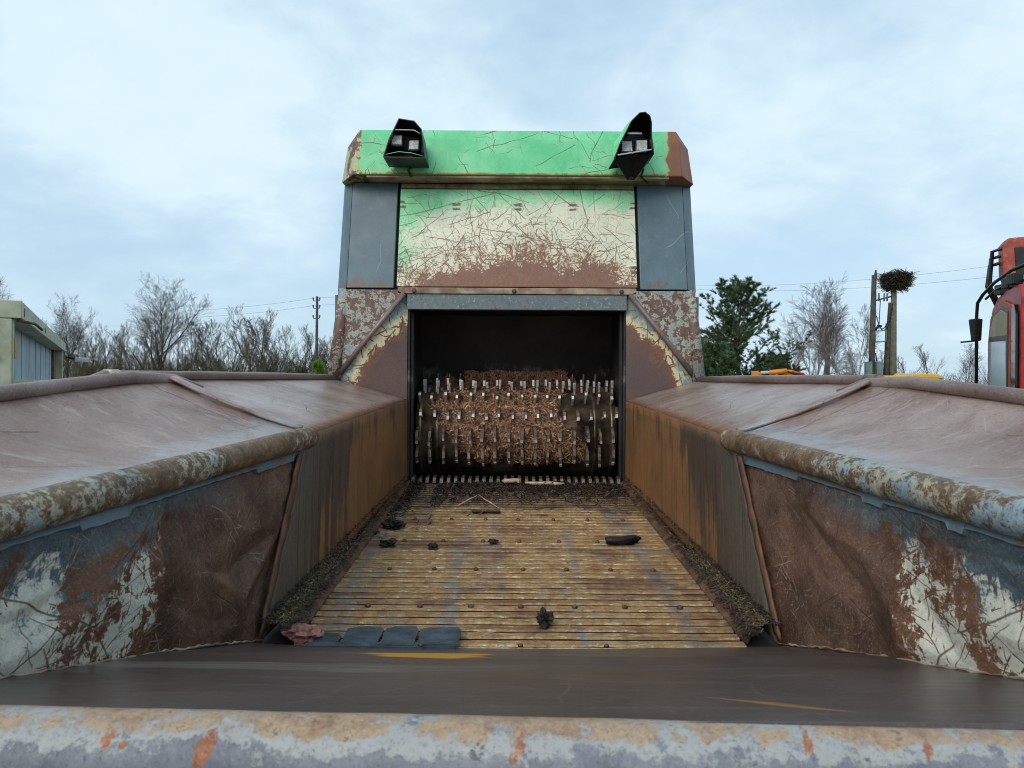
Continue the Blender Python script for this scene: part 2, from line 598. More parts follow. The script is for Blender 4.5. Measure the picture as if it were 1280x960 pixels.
def mat_wall():
    """inner hopper walls: tan rust wash with dark run-down streaks"""
    k = Mat('streaked_hopper_wall')
    sy = k.noise(1.0, 6, .66, k=(3, 9, .45))
    sf = k.noise(1.0, 5, .7, k=(8, 70, .8))
    n1 = k.noise(2.2, 7, .65)
    n2 = k.noise(34, 6, .75)
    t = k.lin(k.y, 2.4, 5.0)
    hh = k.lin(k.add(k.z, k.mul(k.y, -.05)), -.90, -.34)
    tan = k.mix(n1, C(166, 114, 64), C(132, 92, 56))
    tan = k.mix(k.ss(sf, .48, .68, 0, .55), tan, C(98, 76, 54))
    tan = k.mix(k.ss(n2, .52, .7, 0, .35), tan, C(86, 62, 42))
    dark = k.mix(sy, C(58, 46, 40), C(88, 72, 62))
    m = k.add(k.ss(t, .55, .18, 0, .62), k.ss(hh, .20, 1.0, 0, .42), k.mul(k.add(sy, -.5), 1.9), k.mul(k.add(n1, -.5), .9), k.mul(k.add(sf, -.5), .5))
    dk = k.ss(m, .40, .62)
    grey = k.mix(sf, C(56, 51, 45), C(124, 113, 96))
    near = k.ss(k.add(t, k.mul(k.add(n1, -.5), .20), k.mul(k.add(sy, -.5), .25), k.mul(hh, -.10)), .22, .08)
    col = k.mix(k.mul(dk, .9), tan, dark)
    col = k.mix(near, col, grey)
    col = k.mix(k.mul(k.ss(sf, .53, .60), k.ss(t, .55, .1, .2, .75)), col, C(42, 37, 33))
    col = k.mix(k.mul(k.ss(sf, .44, .38), k.ss(t, .4, .05, .0, .4)), col, C(150, 140, 122))
    col = k.mix(k.mul(k.ss(k.add(hh, k.mul(k.add(sy, -.5), .16)), .93, 1.0), .75), col, C(140, 94, 64))
    return k.out(col, k.lin(n1, .3, .7, .40, .58), 0, k.add(k.mul(sf, .6), k.mul(n2, .7)), .35, .006, grit=0.4)


def mat_flare():
    """worn brown-mauve steel sheets, bluish paint left towards the rim pipes"""
    k = Mat('worn_mauve_steel')
    ax = k.m_('ABSOLUTE', k.x)
    st = k.noise(1.0, 6, .65, k=(6, 26, 6), vec=k.vadd(k.p, k.sc(k.noisev(1.6, 2), .25)))
    n1 = k.noise(2.1, 5, .6)
    n2 = k.noise(16, 6, .7)
    n3 = k.noise(5, 8, .7, dist=.6)
    col = k.mix(n1, C(130, 102, 92), C(170, 146, 136))
    col = k.mix(k.ss(n3, .48, .70, 0, .7), col, C(122, 92, 82))
    col = k.mix(k.mul(k.ss(st, .52, .70), k.ss(k.y, 2.7, 2.9, .25, .8)), col, C(176, 164, 156))
    col = k.mix(k.mul(k.ss(n2, .60, .72), k.ss(n1, .42, .6, .1, .7)), col, C(92, 66, 58))
    # rusty lower edge next to the wall top on the far sheets
    low = k.add(k.ss(k.add(ax, k.mul(k.y, .022)), .98, .86), k.mul(k.add(st, -.5), 1.0), k.mul(k.add(n3, -.5), .5))
    far = k.ss(k.y, 2.78, 2.84)
    col = k.mix(k.mul(k.mul(k.ss(low, .45, .95), far), .75), col, C(140, 92, 56))
    # pale blue remains along the rim pipe on the near sheets
    dp = k.add(ax, k.mul(k.add(k.y, -2.78), .13), -.86)           # 0 at the pipe
    bl = k.add(k.ss(dp, .26, .0), k.mul(k.add(n3, -.5), 1.6), k.mul(k.add(n2, -.5), 1.2))
    bl = k.mul(k.mul(k.ss(bl, .50, 1.2), k.inv(far)), .7)
    col = k.mix(bl, col, C(166, 174, 178))
    s = k.scratch(k.y, ax, 2.6, .0034, .6, .3, 7.7)
    s2 = k.scratch(k.y, ax, 6, .0026, .5, .18, 4.1)
    s3 = k.scratch(k.y, ax, 11, .0020, .7, .1, 19.1)
    col = k.mix(k.mul(k.mx(s, s2), .6), col, C(80, 56, 48))
    col = k.mix(k.mul(k.mul(s3, k.ss(n1, .4, .6)), .25), col, C(206, 196, 188))
    col = k.mix(k.mul(k.ss(k.noise(48, 7, .8), .56, .66), k.ss(n3, .40, .60, .15, .75)), col, C(98, 70, 60))
    drip = k.noise(1.0, 6, .7, k=(9, 30, 3))
    col = k.mix(k.mul(k.ss(drip, .55, .64), .35), col, C(190, 178, 170))
    return k.out(col, k.lin(n3, .3, .7, .26, .42), .1, k.add(k.mul(n3, .6), k.mul(s, -.3), k.mul(n1, 1.2)), .4, .012, .6, grit=0.42)


def mat_flap():
    """dented side flaps: dark brown, white primer patches, blue top coat towards the pipe"""
    k = Mat('dented_flap_paint')
    wv = k.vadd(k.p, k.sc(k.noisev(3.2, 4), .16))
    st = k.noise(1.0, 7, .7, k=(3, 7.0, 2.6), vec=wv)
    n1 = k.noise(3.4, 8, .68)
    n2 = k.noise(19, 8, .78, k=(1, 1, 1.5))
    n3 = k.noise(75, 5, .75)
    n4 = k.noise(1.0, 6, .7, k=(30, 90, 26))
    s1 = k.scratch(k.y, k.z, 4.5, .0028, .9, .12, 2.7)
    s2 = k.mx(k.scratch(k.y, k.z, 9, .0022, .9, .15, 9.1), k.scratch(k.y, k.z, 13, .0020, .9, .15, 29.1))
    s3 = k.scratch(k.y, k.z, 22, .0018, .95, .2, 15.1)
    br = k.mix(n1, C(70, 47, 37), C(130, 97, 78))
    br = k.mix(k.ss(n2, .50, .68, 0, .7), br, C(60, 43, 37))
    br = k.mix(k.mul(k.ss(n3, .58, .72), .5), br, C(128, 98, 82))
    br = k.mix(k.mul(k.ss(st, .55, .66), .35), br, C(122, 92, 66))
    rim = k.add(k.z, k.mul(k.add(k.y, -1.9), -.045), .26)            # 0 at the pipe, falling below it
    # primer left in upright bands on the near half
    band = k.m_('COSINE', k.mul(k.add(k.y, -1.56, k.mul(rim, -.35), k.mul(k.add(n1, -.5), .30)), 21.0))
    b = k.add(k.mul(band, .26), k.mul(k.add(st, -.5), 1.8), k.ss(k.y, 2.15, 1.60, -.70, .27), k.mul(k.add(n2, -.5), 1.9), k.mul(k.add(n3, -.5), .7), k.mul(k.mx(s2, s3), -.30), k.mul(k.add(n4, -.5), .8))
    white = k.ss(b, .09, .17)
    halo = k.mul(k.ss(b, -.22, .10), .75)
    col = k.mix(halo, br, k.mix(n2, C(112, 66, 38), C(150, 98, 58)))
    wc = k.mix(n2, C(236, 230, 210), C(200, 198, 182))
    bl = k.add(k.mul(k.add(n1, -.5), 2.6), k.ss(rim, -.34, -.02, -.25, .75), k.mul(k.add(n2, -.5), 1.6), k.mul(k.add(n4, -.5), 1.1))
    blue = k.ss(bl, .20, .42)
    pc = k.mix(blue, wc, k.mix(n2, C(52, 74, 88), C(104, 124, 132)))
    col = k.mix(white, col, pc)
    top = k.mul(k.ss(k.add(rim, k.mul(k.add(n1, -.5), .30), k.mul(k.add(n2, -.5), .16)), -.13, -.07), k.ss(k.y, 2.45, 1.9))
    col = k.mix(k.mul(top, .85), col, k.mix(n2, C(60, 80, 88), C(104, 116, 116)))
    col = k.mix(k.mul(k.mx(s1, k.mul(s2, .8)), k.mul(white, .8)), col, C(86, 50, 34))
    brk = k.ss(k.noise(9, 4, .6), .50, .62)
    col = k.mix(k.mul(k.mul(k.mul(k.mx(s2, s3), brk), k.inv(white)), .5), col, C(176, 160, 150))
    return k.out(col, k.lin(n2, .3, .7, .36, .56), .0, k.add(k.mul(n1, 1.0), k.mul(white, .25), k.mul(s1, -.4), k.mul(n3, .2), k.mul(n2, .6)), .6, .014, .28, grit=0.5)


def mat_pipe(name):
    k = Mat(name)
    n1 = k.noise(4, 8, .68)
    n2 = k.noise(24, 8, .78)
    n3 = k.noise(8, 7, .72)
    n4 = k.noise(70, 5, .75)
    side = k.ss(k.x, -.4, .4)
    near = k.ss(k.y, 2.5, 1.3)
    br = k.mix(n2, C(78, 60, 44), C(140, 112, 82))
    v = k.add(k.mul(k.add(n1, -.5), 1.5), k.mul(k.add(n2, -.5), 2.3), k.mul(k.add(n4, -.5), 1.6), k.mul(near, .26), k.mul(side, .12), -.20)
    pale = k.ss(v, .0, .26)
    col = k.mix(k.mul(pale, .9), br, k.mix(n3, C(190, 178, 146), C(164, 172, 168)))
    bl = k.ss(k.add(k.mul(k.add(n3, -.5), 2.4), k.mul(k.add(n2, -.5), 1.0), k.mul(near, .25), k.mul(side, .16), -.34), .0, .2)
    col = k.mix(k.mul(bl, pale), col, k.mix(n2, C(104, 128, 142), C(160, 176, 184)))
    sp = k.ss(k.noise(40, 6, .75), .60, .64)
    col = k.mix(k.mul(sp, .8), col, C(112, 72, 44))
    return k.out(col, k.lin(pale, 0, 1, .48, .42), 0, k.add(pale, k.mul(n2, .8)), .35, .005, .35, grit=0.45)


def mat_rail():
    k = Mat('brown_rail_tube')
    n1 = k.noise(3, 5, .6)
    n2 = k.noise(22, 5, .7)
    col = k.mix(n1, C(116, 92, 84), C(146, 126, 120))
    col = k.mix(k.ss(n2, .58, .7, 0, .7), col, C(88, 62, 54))
    return k.out(col, .42, .15, n2, .2, .005, grit=0.45)


def mat_tail():
    k = Mat('dark_tailgate_steel')
    st = k.noise(1.0, 6, .6, k=(1.6, 34, 1))
    sw = k.noise(1.0, 5, .6, k=(1.2, 7, 1))
    n1 = k.noise(2, 5, .6)
    col = k.mix(n1, C(74, 62, 57), C(94, 81, 76))
    col = k.mix(k.ss(st, .55, .75, 0, .4), col, C(112, 102, 98))
    # reflected sheen painted as a pale band on the left of the bend
    sheen_band = k.mul(k.mul(k.ss(k.add(k.y, k.mul(k.add(sw, -.5), .5)), 1.58, 1.64), k.ss(k.add(k.y, k.mul(k.add(sw, -.5), .3)), 1.74, 1.68)), k.ss(k.x, .2, -.5))
    col = k.mix(k.mul(sheen_band, k.ss(st, .35, .65, .15, .6)), col, C(150, 140, 130))
    pale_left = k.mul(k.ss(k.x, -.5, -.95), k.ss(k.noise(1, 4, .6, k=(3, 10, 1)), .5, .62))  # paler streaks towards the left end
    col = k.mix(k.mul(pale_left, k.ss(st, .4, .7, .1, .6)), col, C(140, 128, 120))
    # ochre paint scrape near the conveyor and a long thin one on the right
    n2 = k.noise(1, 5, .7, k=(10, 60, 1))
    ex = k.m_('ABSOLUTE', k.mul(k.add(k.x, .25), 5.4))
    ey = k.m_('ABSOLUTE', k.mul(k.add(k.y, -1.865, k.mul(k.x, .10)), 13))
    sc = k.ss(k.add(k.mul(ex, ex), k.mul(ey, ey), k.mul(k.add(n2, -.5), 2.2)), 1.0, .6)
    col = k.mix(k.mul(sc, .95), col, C(216, 152, 46))
    lx = k.mul(k.m_('ABSOLUTE', k.add(k.x, -.40)), 9.0)
    ly = k.mul(k.m_('ABSOLUTE', k.add(k.y, -1.19, k.mul(k.add(k.x, -.40), .7))), 42)
    sc2 = k.ss(k.add(lx, ly, k.mul(k.add(n2, -.5), .5)), 1.0, .8)
    col = k.mix(k.mul(sc2, .8), col, C(176, 120, 56))
    s = k.scratch(k.x, k.y, 4, .003, .5, .3, 1.3)
    col = k.mix(k.mul(s, .12), col, C(150, 140, 134))
    col = k.mix(k.mul(k.ss(k.noise(60, 5, .8), .62, .70), .35), col, C(140, 128, 120))
    return k.out(col, k.lin(st, .3, .7, .28, .42), .1, k.add(k.mul(st, .5), k.mul(n1, 1.5), k.mul(s, -.3)), .15, .006, grit=0.3)


def mat_lip():
    k = Mat('lavender_grey_lip_pipe')
    n1 = k.noise(6, 8, .72)
    n2 = k.noise(30, 8, .78)
    n3 = k.noise(14, 7, .7)
    up = k.add(k.z, k.mul(k.x, .0117), .525)                            # -0.057 .. 0.057
    col = k.mix(n1, C(108, 109, 118), C(146, 146, 152))
    pale = k.ss(k.add(k.mul(k.add(n3, -.5), 2.4), k.mul(k.add(n2, -.5), 1.6), k.ss(up, .0, .052, -.35, .40)), .06, .26)
    col = k.mix(k.mul(pale, .65), col, C(184, 182, 176))
    orange = k.ss(k.add(k.ss(up, .020, .056, -.75, .34), k.mul(k.add(n1, -.5), 2.6), k.mul(k.add(n2, -.5), 1.8)), .06, .34)
    col = k.mix(k.mul(orange, .85), col, k.mix(n2, C(136, 90, 54), C(190, 160, 122)))
    sp = k.ss(k.add(n2, k.mul(n1, .4)), .80, .86)
    col = k.mix(k.mul(sp, .8), col, C(84, 76, 78))
    for x0, a, w, b in ((-.58, .040, .010, .010), (-.445, .032, .011, .020), (-.032, .034, .012, .016), (-.555, .036, .006, .005), (.36, .046, .008, .010), (.52, .042, .007, .010), (-.51, -.020, .010, .008)):
        d = k.add(k.m_('POWER', k.mul(k.add(k.x, -x0, k.mul(up, -.3)), 1 / w), 2.0), k.m_('POWER', k.mul(k.add(up, -a), 1 / b), 2.0), k.mul(k.add(n2, -.5), 5.0), k.mul(k.add(n3, -.5), 4.0))
        col = k.mix(k.mul(k.ss(d, 1.1, .3), .85), col, k.mix(n2, C(120, 66, 36), C(206, 126, 72)))
    return k.out(col, .46, 0, k.add(pale, k.mul(orange, -.4), k.mul(n2, .5)), .35, .004, .3, grit=0.4)


def mat_slat():
    k = Mat('ochre_conveyor_slat')
    n1 = k.noise(3, 6, .65)
    n2 = k.noise(26, 8, .78, k=(1, .6, 1))
    n3 = k.noise(1.0, 6, .78, k=(26, 130, 20))
    bx = k.noise(1.0, 6, .7, k=(10, .35, 1))
    row = k.noise(1.0, 2, .5, k=(1.5, 15.5, 0))
    ochre = k.mix(n2, C(122, 84, 46), C(190, 150, 94))
    ochre = k.mix(k.ss(n3, .52, .64, 0, .8), ochre, C(224, 208, 172))
    grey = k.mix(n2, C(96, 92, 92), C(144, 136, 130))
    g = k.add(k.mul(k.add(bx, -.5), 2.6), k.mul(k.add(n2, -.5), 1.9), k.mul(k.add(n1, -.5), 1.2))
    col = k.mix(k.mul(k.ss(g, .06, .30), .85), ochre, grey)
    r = k.add(k.mul(k.add(row, -.5), 1.6), k.mul(k.add(n1, -.5), 1.8), k.mul(k.add(n2, -.5), 1.4), k.mul(k.add(k.noise(7, 6, .7), -.5), 1.6))
    col = k.mix(k.mul(k.ss(r, .06, .38), .85), col, k.mix(n2, C(80, 50, 34), C(130, 84, 54)))
    wet = k.ss(k.add(k.y, k.mul(k.add(k.noise(6, 7, .72), -.5), 1.4)), 4.05, 4.35)
    col = k.mix(k.mul(wet, k.ss(n2, .3, .6, .95, .62)), col, C(52, 35, 27))
    return k.out(col, k.lin(wet, 0, 1, .46, .34), .15, k.add(n3, n2), .45, .005, grit=0.3)


def mat_lintel():
    k = Mat('mottled_grey_lintel')
    n1 = k.noise(9, 7, .72)
    n2 = k.noise(44, 7, .8)
    col = k.mix(n1, C(92, 104, 106), C(112, 128, 132))
    col = k.mix(k.ss(n2, .54, .62, 0, .8), col, C(170, 176, 168))
    col = k.mix(k.ss(k.add(n2, k.mul(k.add(n1, -.5), 1.2)), .60, .68, 0, .9), col, C(112, 84, 68))
    return k.out(col, .45, 0, n2, .3, .005, grit=0.3)


def mat_plain(name, a, b, scale=8, rough=.6, metal=0.0, bs=.2, detail=5, local=False, spec=.5, bd=.01):
    k = Mat(name, local)
    n = k.noise(scale, detail, .65)
    return k.out(k.mix(k.ss(n, .3, .7), a, b), rough, metal, n, bs, bd, spec)


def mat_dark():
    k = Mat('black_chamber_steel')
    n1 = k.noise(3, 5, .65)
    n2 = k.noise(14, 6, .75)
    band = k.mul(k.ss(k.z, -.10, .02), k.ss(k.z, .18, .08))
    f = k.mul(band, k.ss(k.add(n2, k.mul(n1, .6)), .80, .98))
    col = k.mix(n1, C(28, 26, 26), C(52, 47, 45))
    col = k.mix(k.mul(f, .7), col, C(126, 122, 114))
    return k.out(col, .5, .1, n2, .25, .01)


M = {
    'door': mat_door(), 'lintel': mat_lintel(), 'green': mat_green_box(), 'blue': mat_blue(), 'blue_worn': mat_blue('worn_grey_blue_lintel', .17),
    'flaked': mat_flaked('flaked_gusset_steel', .1), 'funnel': mat_funnel(), 'wall': mat_wall(), 'flare': mat_flare(), 'flap': mat_flap(),
    'pipe': mat_pipe('mottled_rim_pipe'), 'rail': mat_rail(), 'tail': mat_tail(), 'lip': mat_lip(), 'slat': mat_slat(), 'dark': mat_dark(),
    'rust': mat_plain('brown_rust', C(84, 56, 42), C(128, 88, 64), 14, .65),
    'rust_strip': mat_plain('mottled_rust_strip', C(116, 78, 60), C(176, 160, 136), 9, .55),
    'orange_strip': mat_plain('orange_rust_edge', C(58, 40, 30), C(124, 88, 60), 16, .55, 0, .4, 8),
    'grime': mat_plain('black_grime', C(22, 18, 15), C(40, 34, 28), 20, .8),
    'black': mat_plain('black_paint', C(11, 11, 12), C(26, 27, 28), 12, .38),
    'lens': mat_plain('pale_lamp_lens', C(150, 152, 150), C(214, 216, 212), 70, .25, bs=.5),
    'tooth': mat_plain('worn_tooth_steel', C(180, 172, 164), C(240, 236, 230), 60, .36, .35),
    'tooth_dark': mat_plain('brown_tooth_steel', C(66, 54, 46), C(124, 108, 94), 40, .42, .35),
    'drum': mat_plain('smeared_drum_steel', C(40, 34, 30), C(150, 126, 104), 6.5, .30, .55),
    'chip': None, 'rubber': mat_plain('slate_rubber', C(44, 55, 63), C(74, 88, 96), 22, .5, 0, .4, 8),
    'bolt': mat_plain('rusty_bolt', C(62, 42, 32), C(120, 84, 62), 60, .55, .2),
    'galv': mat_plain('mottled_pale_plate', C(150, 108, 70), C(226, 216, 190), 34, .5, 0, .4, 6),
    'bark_pink': mat_plain('pinkish_bark', C(96, 58, 50), C(186, 134, 118), 45, .8, 0, .6, 6),
    'bark_black': mat_plain('wet_black_bark', C(12, 10, 9), C(34, 28, 24), 40, .55, 0, .6, 6),
    'straw': mat_plain('pale_splinter', C(168, 140, 104), C(216, 196, 160), 20, .7),
}


def mat_chip(name, a, b, c):
    k = Mat(name)
    g = k.n.new('ShaderNodeNewGeometry')
    rnd = g.outputs['Random Per Island']
    col = k.mix(k.ss(rnd, .0, .55), a, b)
    col = k.mix(k.ss(rnd, .72, 1.0), col, c)
    return k.out(col, .75)


M['chip'] = mat_chip('wood_chips', C(74, 46, 32), C(144, 100, 70), C(206, 166, 124))
M['chip_dark'] = mat_chip('old_shreds', C(100, 64, 42), C(146, 96, 62), C(176, 124, 84))
M['crumb'] = mat_chip('crumbled_mulch', C(48, 38, 28), C(98, 82, 56), C(150, 130, 90))
M['muck'] = mat_chip('dark_muck', C(26, 20, 16), C(52, 40, 30), C(96, 72, 50))
# ------------------------------------------------------------------ the yard
k = Mat('yard_ground')
_g = k.noise(.6, 6, .65)
_gc = k.mix(k.ss(_g, .42, .58), C(92, 82, 66), C(78, 88, 50))
_gc = k.mix(k.ss(k.noise(6, 6, .7), .5, .7, 0, .6), _gc, C(62, 54, 44))
_gm = k.out(_gc, .9, 0, k.noise(9, 6, .7), .6, .05)
g = MB()
g.grid(lambda u, v: ((u - .5) * 1600, (v - .35) * 1600, -H + (0 if abs(u - .5) < .03 else 1.2 * mnoise.noise(Vector((u * 9, v * 9, 2))) * min(1, abs(u - .5) * 6))), 64, 64)
tag(g.build('ground', _gm), kind='structure')

# ------------------------------------------------------------------ the shredder: hopper, belt, drum, housing
shred = thing('wood_shredder', (0, 5.5, -H), 'large rusty wood shredder with green cowl, open steel hopper and toothed drum', 'shredder')

# --- housing body behind the front
b = MB()
prof = [(-1.205, 1.42), (-1.24, 1.05), (-1.30, .10), (-1.30, -1.35), (1.30, -1.35), (1.30, .10), (1.24, 1.05), (1.205, 1.42)]
b.prism([(x, 5.98, z) for x, z in prof], (0, 3.2, 0))
# side cheeks reach forward of the chamber
for s in (-1, 1):
    q = [(s * 1.205, 1.42), (s * 1.24, 1.05), (s * 1.30, .10), (s * 1.30, -1.35), (s * 1.0, -1.35), (s * .93, 1.42)]
    b.prism([(x, 5.26, z) for x, z in q], (0, .715, 0))
b.box(-.99, .99, 5.26, 5.97, .62, 1.42)
b.build('housing_body', M['blue'], shred, bevel=.01)
MB().box(-1.1, 1.1, 2.0, 9.0, -1.62, -1.36).build('chassis', M['grime'], shred)
wme = MB().tube([(-.16, 0, 0), (-.15, 0, 0), (.15, 0, 0), (.16, 0, 0)], [.38, .46, .46, .38], 28).mesh('wheel', mat=M['black'])
for s in (-1, 1):
    for yy in (6.2, 7.4):
        w = place('wheel', wme, shred, shred, (s * 1.02, yy, -H + .46))
MB().tube([(0, 2.6, -1.62), (0, 2.6, -H + .02)], .06, 12).build('support_leg', M['rust'], shred)

# --- front face, leaning back from the mouth upwards
LZ, LY, HZ, HY = .645, 5.02, 1.42, 5.20


def face_y(z):
    return LY + (z - LZ) * (HY - LY) / (HZ - LZ)


def slab(mb, x0, x1, z0, z1, t=.03, out=0.0):
    lo = [(x0, face_y(z0) - out, z0), (x1, face_y(z0) - out, z0), (x1, face_y(z0) + t, z0), (x0, face_y(z0) + t, z0)]
    hi = [(x0, face_y(z1) - out, z1), (x1, face_y(z1) - out, z1), (x1, face_y(z1) + t, z1), (x0, face_y(z1) + t, z1)]
    mb.hexa(lo, hi)
    return mb


slab(MB(), -.99, .99, .63, 1.40, .06, -.032).build('front_backing', M['grime'], shred)
door = slab(MB(), -.812, .812, .652, 1.352, .028, .012).build('inspection_door', M['door'], shred, bevel=.006)
for s in (-1, 1):
    x0, x1 = sorted((s * .832, s * 1.15))
    p = MB()
    slab(p, x0, x1, .642, 1.40, .028, .004)
    p.build('side_panel', M['blue'], shred, bevel=.006)
    # bent return of the side panel round the corner
    xa, xb = s * 1.1515, s * 1.228
    q = MB()
    za, zb = .642, 1.40
    q.hexa([(xa, face_y(za) - .002, za), (xb + s * .018, face_y(za) + .16, za), (xb + s * .018, 5.262, za), (xa, face_y(za) + .035, za)],
           [(xa, face_y(zb) - .002, zb), (xb - s * .012, face_y(zb) + .045, zb), (xb - s * .012, 5.262, zb), (xa, face_y(zb) + .035, zb)])
    q.build('corner_panel', M['blue'], shred, bevel=.004)
slab(MB(), -.812, .812, 1.360, 1.396, .03, .0).build('door_header', M['rust_strip'], shred, bevel=.004)
# bolted flange under the door and the lintel over the mouth
fl = MB().box(-.80, .80, 4.985, 5.03, .603, .644).build('bolted_flange', M['rust_strip'], shred, bevel=.003)
bm_ = MB().tube([(0, .006, 0), (0, -.008, 0), (0, -.012, 0)], [.016, .016, .010], 6).mesh('bolt', mat=M['bolt'])
for xx in (-.69, -.02, .70):
    place('bolt', bm_, shred, fl, (xx, 4.983, .622))
lin = MB()
lin.box(-.738, .738, 4.995, 5.06, .498, .600)
lin.build('mouth_lintel', M['lintel'], shred, bevel=.004)

# --- green cowl with chamfered ends
c = MB()
yb, yt, zb, zt = 5.045, 5.10, 1.415, 1.738
ring_b = [(-1.115, yb, zb), (1.115, yb, zb), (1.215, yb + .10, zb - .03), (1.215, 5.9, zb - .03), (-1.215, 5.9, zb - .03), (-1.215, yb + .10, zb - .03)]
ring_m = [(-1.10, yt - .02, zt - .07), (1.10, yt - .02, zt - .07), (1.185, yt + .08, zt - .10), (1.185, 5.9, zt - .10), (-1.185, 5.9, zt - .10), (-1.185, yt + .08, zt - .10)]
ring_t = [(-1.085, yt, zt), (1.085, yt, zt), (1.09, yt + .02, zt), (1.09, 5.9, zt), (-1.09, 5.9, zt), (-1.09, yt + .02, zt)]
vs = ring_b + ring_m + ring_t
fs = [tuple(range(5, -1, -1)), tuple(range(12, 18))]
for a in (0, 6):
    fs += [(a + i, a + (i + 1) % 6, a + 6 + (i + 1) % 6, a + 6 + i) for i in range(6)]
c.add(vs, fs)
cowl = c.build('green_cowl', M['green'], shred, bevel=.006)
MB().box(-1.03, 1.03, 5.055, 5.19, 1.398, 1.4135).build('cowl_lip', M['rust_strip'], shred, parent=cowl, bevel=.006)

# --- gussets beside the mouth
for s in (-1, 1):
    A, B_, D = (s * 1.165, .628), (s * .752, .600), (s * 1.185, .075)
    p = MB()
    p.prism([(A[0], 4.985, A[1]), (s * .80, 4.985, .628), (B_[0], 4.985, B_[1]), (s * .765, 4.985, .575), (D[0] - s * .03, 4.985, D[1] + .03), (D[0] + s * .005, 4.985, .068)][::(1 if s > 0 else -1)], (0, .045, 0))
    gs = p.build('gusset_plate', M['flaked'], shred, bevel=.005)
    MB().tube([(s * .757, 4.985, .603), (s * .97, 4.975, .335), (s * 1.188, 4.985, .066)], .017, 10).build('gusset_fold', M['rail'], shred, parent=gs)
    MB().tube([(s * 1.165, 5.02, .632), (s * 1.19, 5.0, .36), (s * 1.225, 4.99, .02)], [.035, .042, .046], 12).build('gusset_edge_tube', M['flaked'], shred, parent=gs)
    f = MB()
    f.grid(lambda u, v: bil((s * .742, 5.045, -.125), (s * 1.20, 5.012, .020), (s * .765, 5.012, .59), (s * .742, 5.045, .595), u, v), 8, 8, False)
    f.build('funnel_plate', M['funnel'], shred, solid=.014)
    # jambs of the mouth: steel plate with a groove
    j = MB()
    j.box(*sorted((s * .726, s * .742)), 5.050, 5.98, -.70, .60)
    j.box(*sorted((s * .706, s * .7255)), 5.10, 5.16, -.68, .497)
    j.build('mouth_jamb', M['dark'], shred, bevel=.003)
    # the machine's own skin outside the hopper, below the gusset
    MB().box(*sorted((s * .745, s * 1.24)), 5.075, 5.255, -1.3, .60).build('front_skin', M['blue'], shred)

# --- chamber behind the drum
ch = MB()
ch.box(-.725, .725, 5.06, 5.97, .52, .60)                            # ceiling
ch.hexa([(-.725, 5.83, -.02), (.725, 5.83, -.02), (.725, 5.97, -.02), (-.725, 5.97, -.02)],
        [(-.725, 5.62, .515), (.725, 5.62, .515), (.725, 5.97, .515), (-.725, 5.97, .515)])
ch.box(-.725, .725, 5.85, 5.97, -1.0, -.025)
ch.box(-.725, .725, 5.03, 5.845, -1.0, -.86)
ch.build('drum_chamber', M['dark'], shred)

# --- drum with teeth
DY, DZ, DR = 5.48, -.365, .305
d = MB()
d.tube([(-.705, DY, DZ), (-.70, DY, DZ), (.70, DY, DZ), (.705, DY, DZ)], [.25, DR, DR, .25], 64)
for xx in (-.67, -.55, .55, .67):
    d.tube([(xx - .012, DY, DZ), (xx - .010, DY, DZ), (xx + .010, DY, DZ), (xx + .012, DY, DZ)], [DR, DR + .008, DR + .008, DR], 64, False)
drum = d.build('toothed_drum', M['drum'], shred)
# one tooth: a flat curved finger, radial out along +z, leading face towards -y
t = MB()
out_ = [(.062, -.02), (.055, .025), (.035, .065), (.0, .090), (-.030, .090), (-.036, .066), (-.014, .046), (-.006, -.02)]
for w, sc in ((.0090, 1.0),):
    t.prism([(-w, y, z) for y, z in out_], (2 * w, 0, 0))
nf = len(t.f)
t.prism([(-.0080, y, z) for y, z in [(-.030, .098), (-.032, .056), (-.040, .050), (-.050, .090)]], (.0160, 0, 0))
t.prism([(-.0062, y, z) for y, z in [(-.012, .052), (-.004, -.015), (-.020, -.015), (-.034, .046)]], (.0124, 0, 0))
tooth_me = t.mesh('tooth', mat=M['tooth_dark'])
tooth_me.materials.append(M['tooth'])
for i_, p_ in enumerate(tooth_me.polygons):
    p_.material_index = int(i_ >= nf)
rr = random.Random(3)
rows = [2, 27, 52, 78, 104, 130, -22, 156]                              # degrees up from straight ahead (towards the viewer)
for ri, a in enumerate(rows):
    for i in range(16):
        ang = math.radians(a + rr.uniform(-2.5, 2.5))
        x = -.675 + i * .09 + (.018 if ri % 2 else -.006)
        if abs(x) > .70:
            continue
        rad = DR - .004
        loc = (x, DY - math.cos(ang) * rad, DZ + math.sin(ang) * rad)
        rot = (math.pi / 2 - ang, rr.uniform(-.07, .07), rr.uniform(-.07, .07))
        place('tooth', tooth_me, shred, drum, loc, rot, (rr.uniform(.9, 1.15), rr.uniform(.9, 1.15), rr.uniform(.9, 1.14)))
# fixed comb behind and above the drum
comb = MB().box(-.70, .70, 5.74, 5.80, -.14, -.06).build('fixed_comb', M['dark'], shred)
pin = MB().tube([(0, 0, -.02), (0, -.01, .15), (0, -.012, .155)], [.010, .009, .006], 8).mesh('comb_pin', mat=M['tooth_dark'])
for i in range(15):
    place('comb_pin', pin, shred, comb, (-.60 + i * .086 + rr.uniform(-.004, .004), 5.68, -.075), (0, rr.uniform(-.03, .03), 0))

# --- belt floor
YN, ZN, YF, ZF, HW = 2.33, -.822, 5.02, -.672, .712
SL = math.atan2(ZF - ZN, YF - YN)


def belt_z(y):
    return ZN + (y - YN) * (ZF - ZN) / (YF - YN)


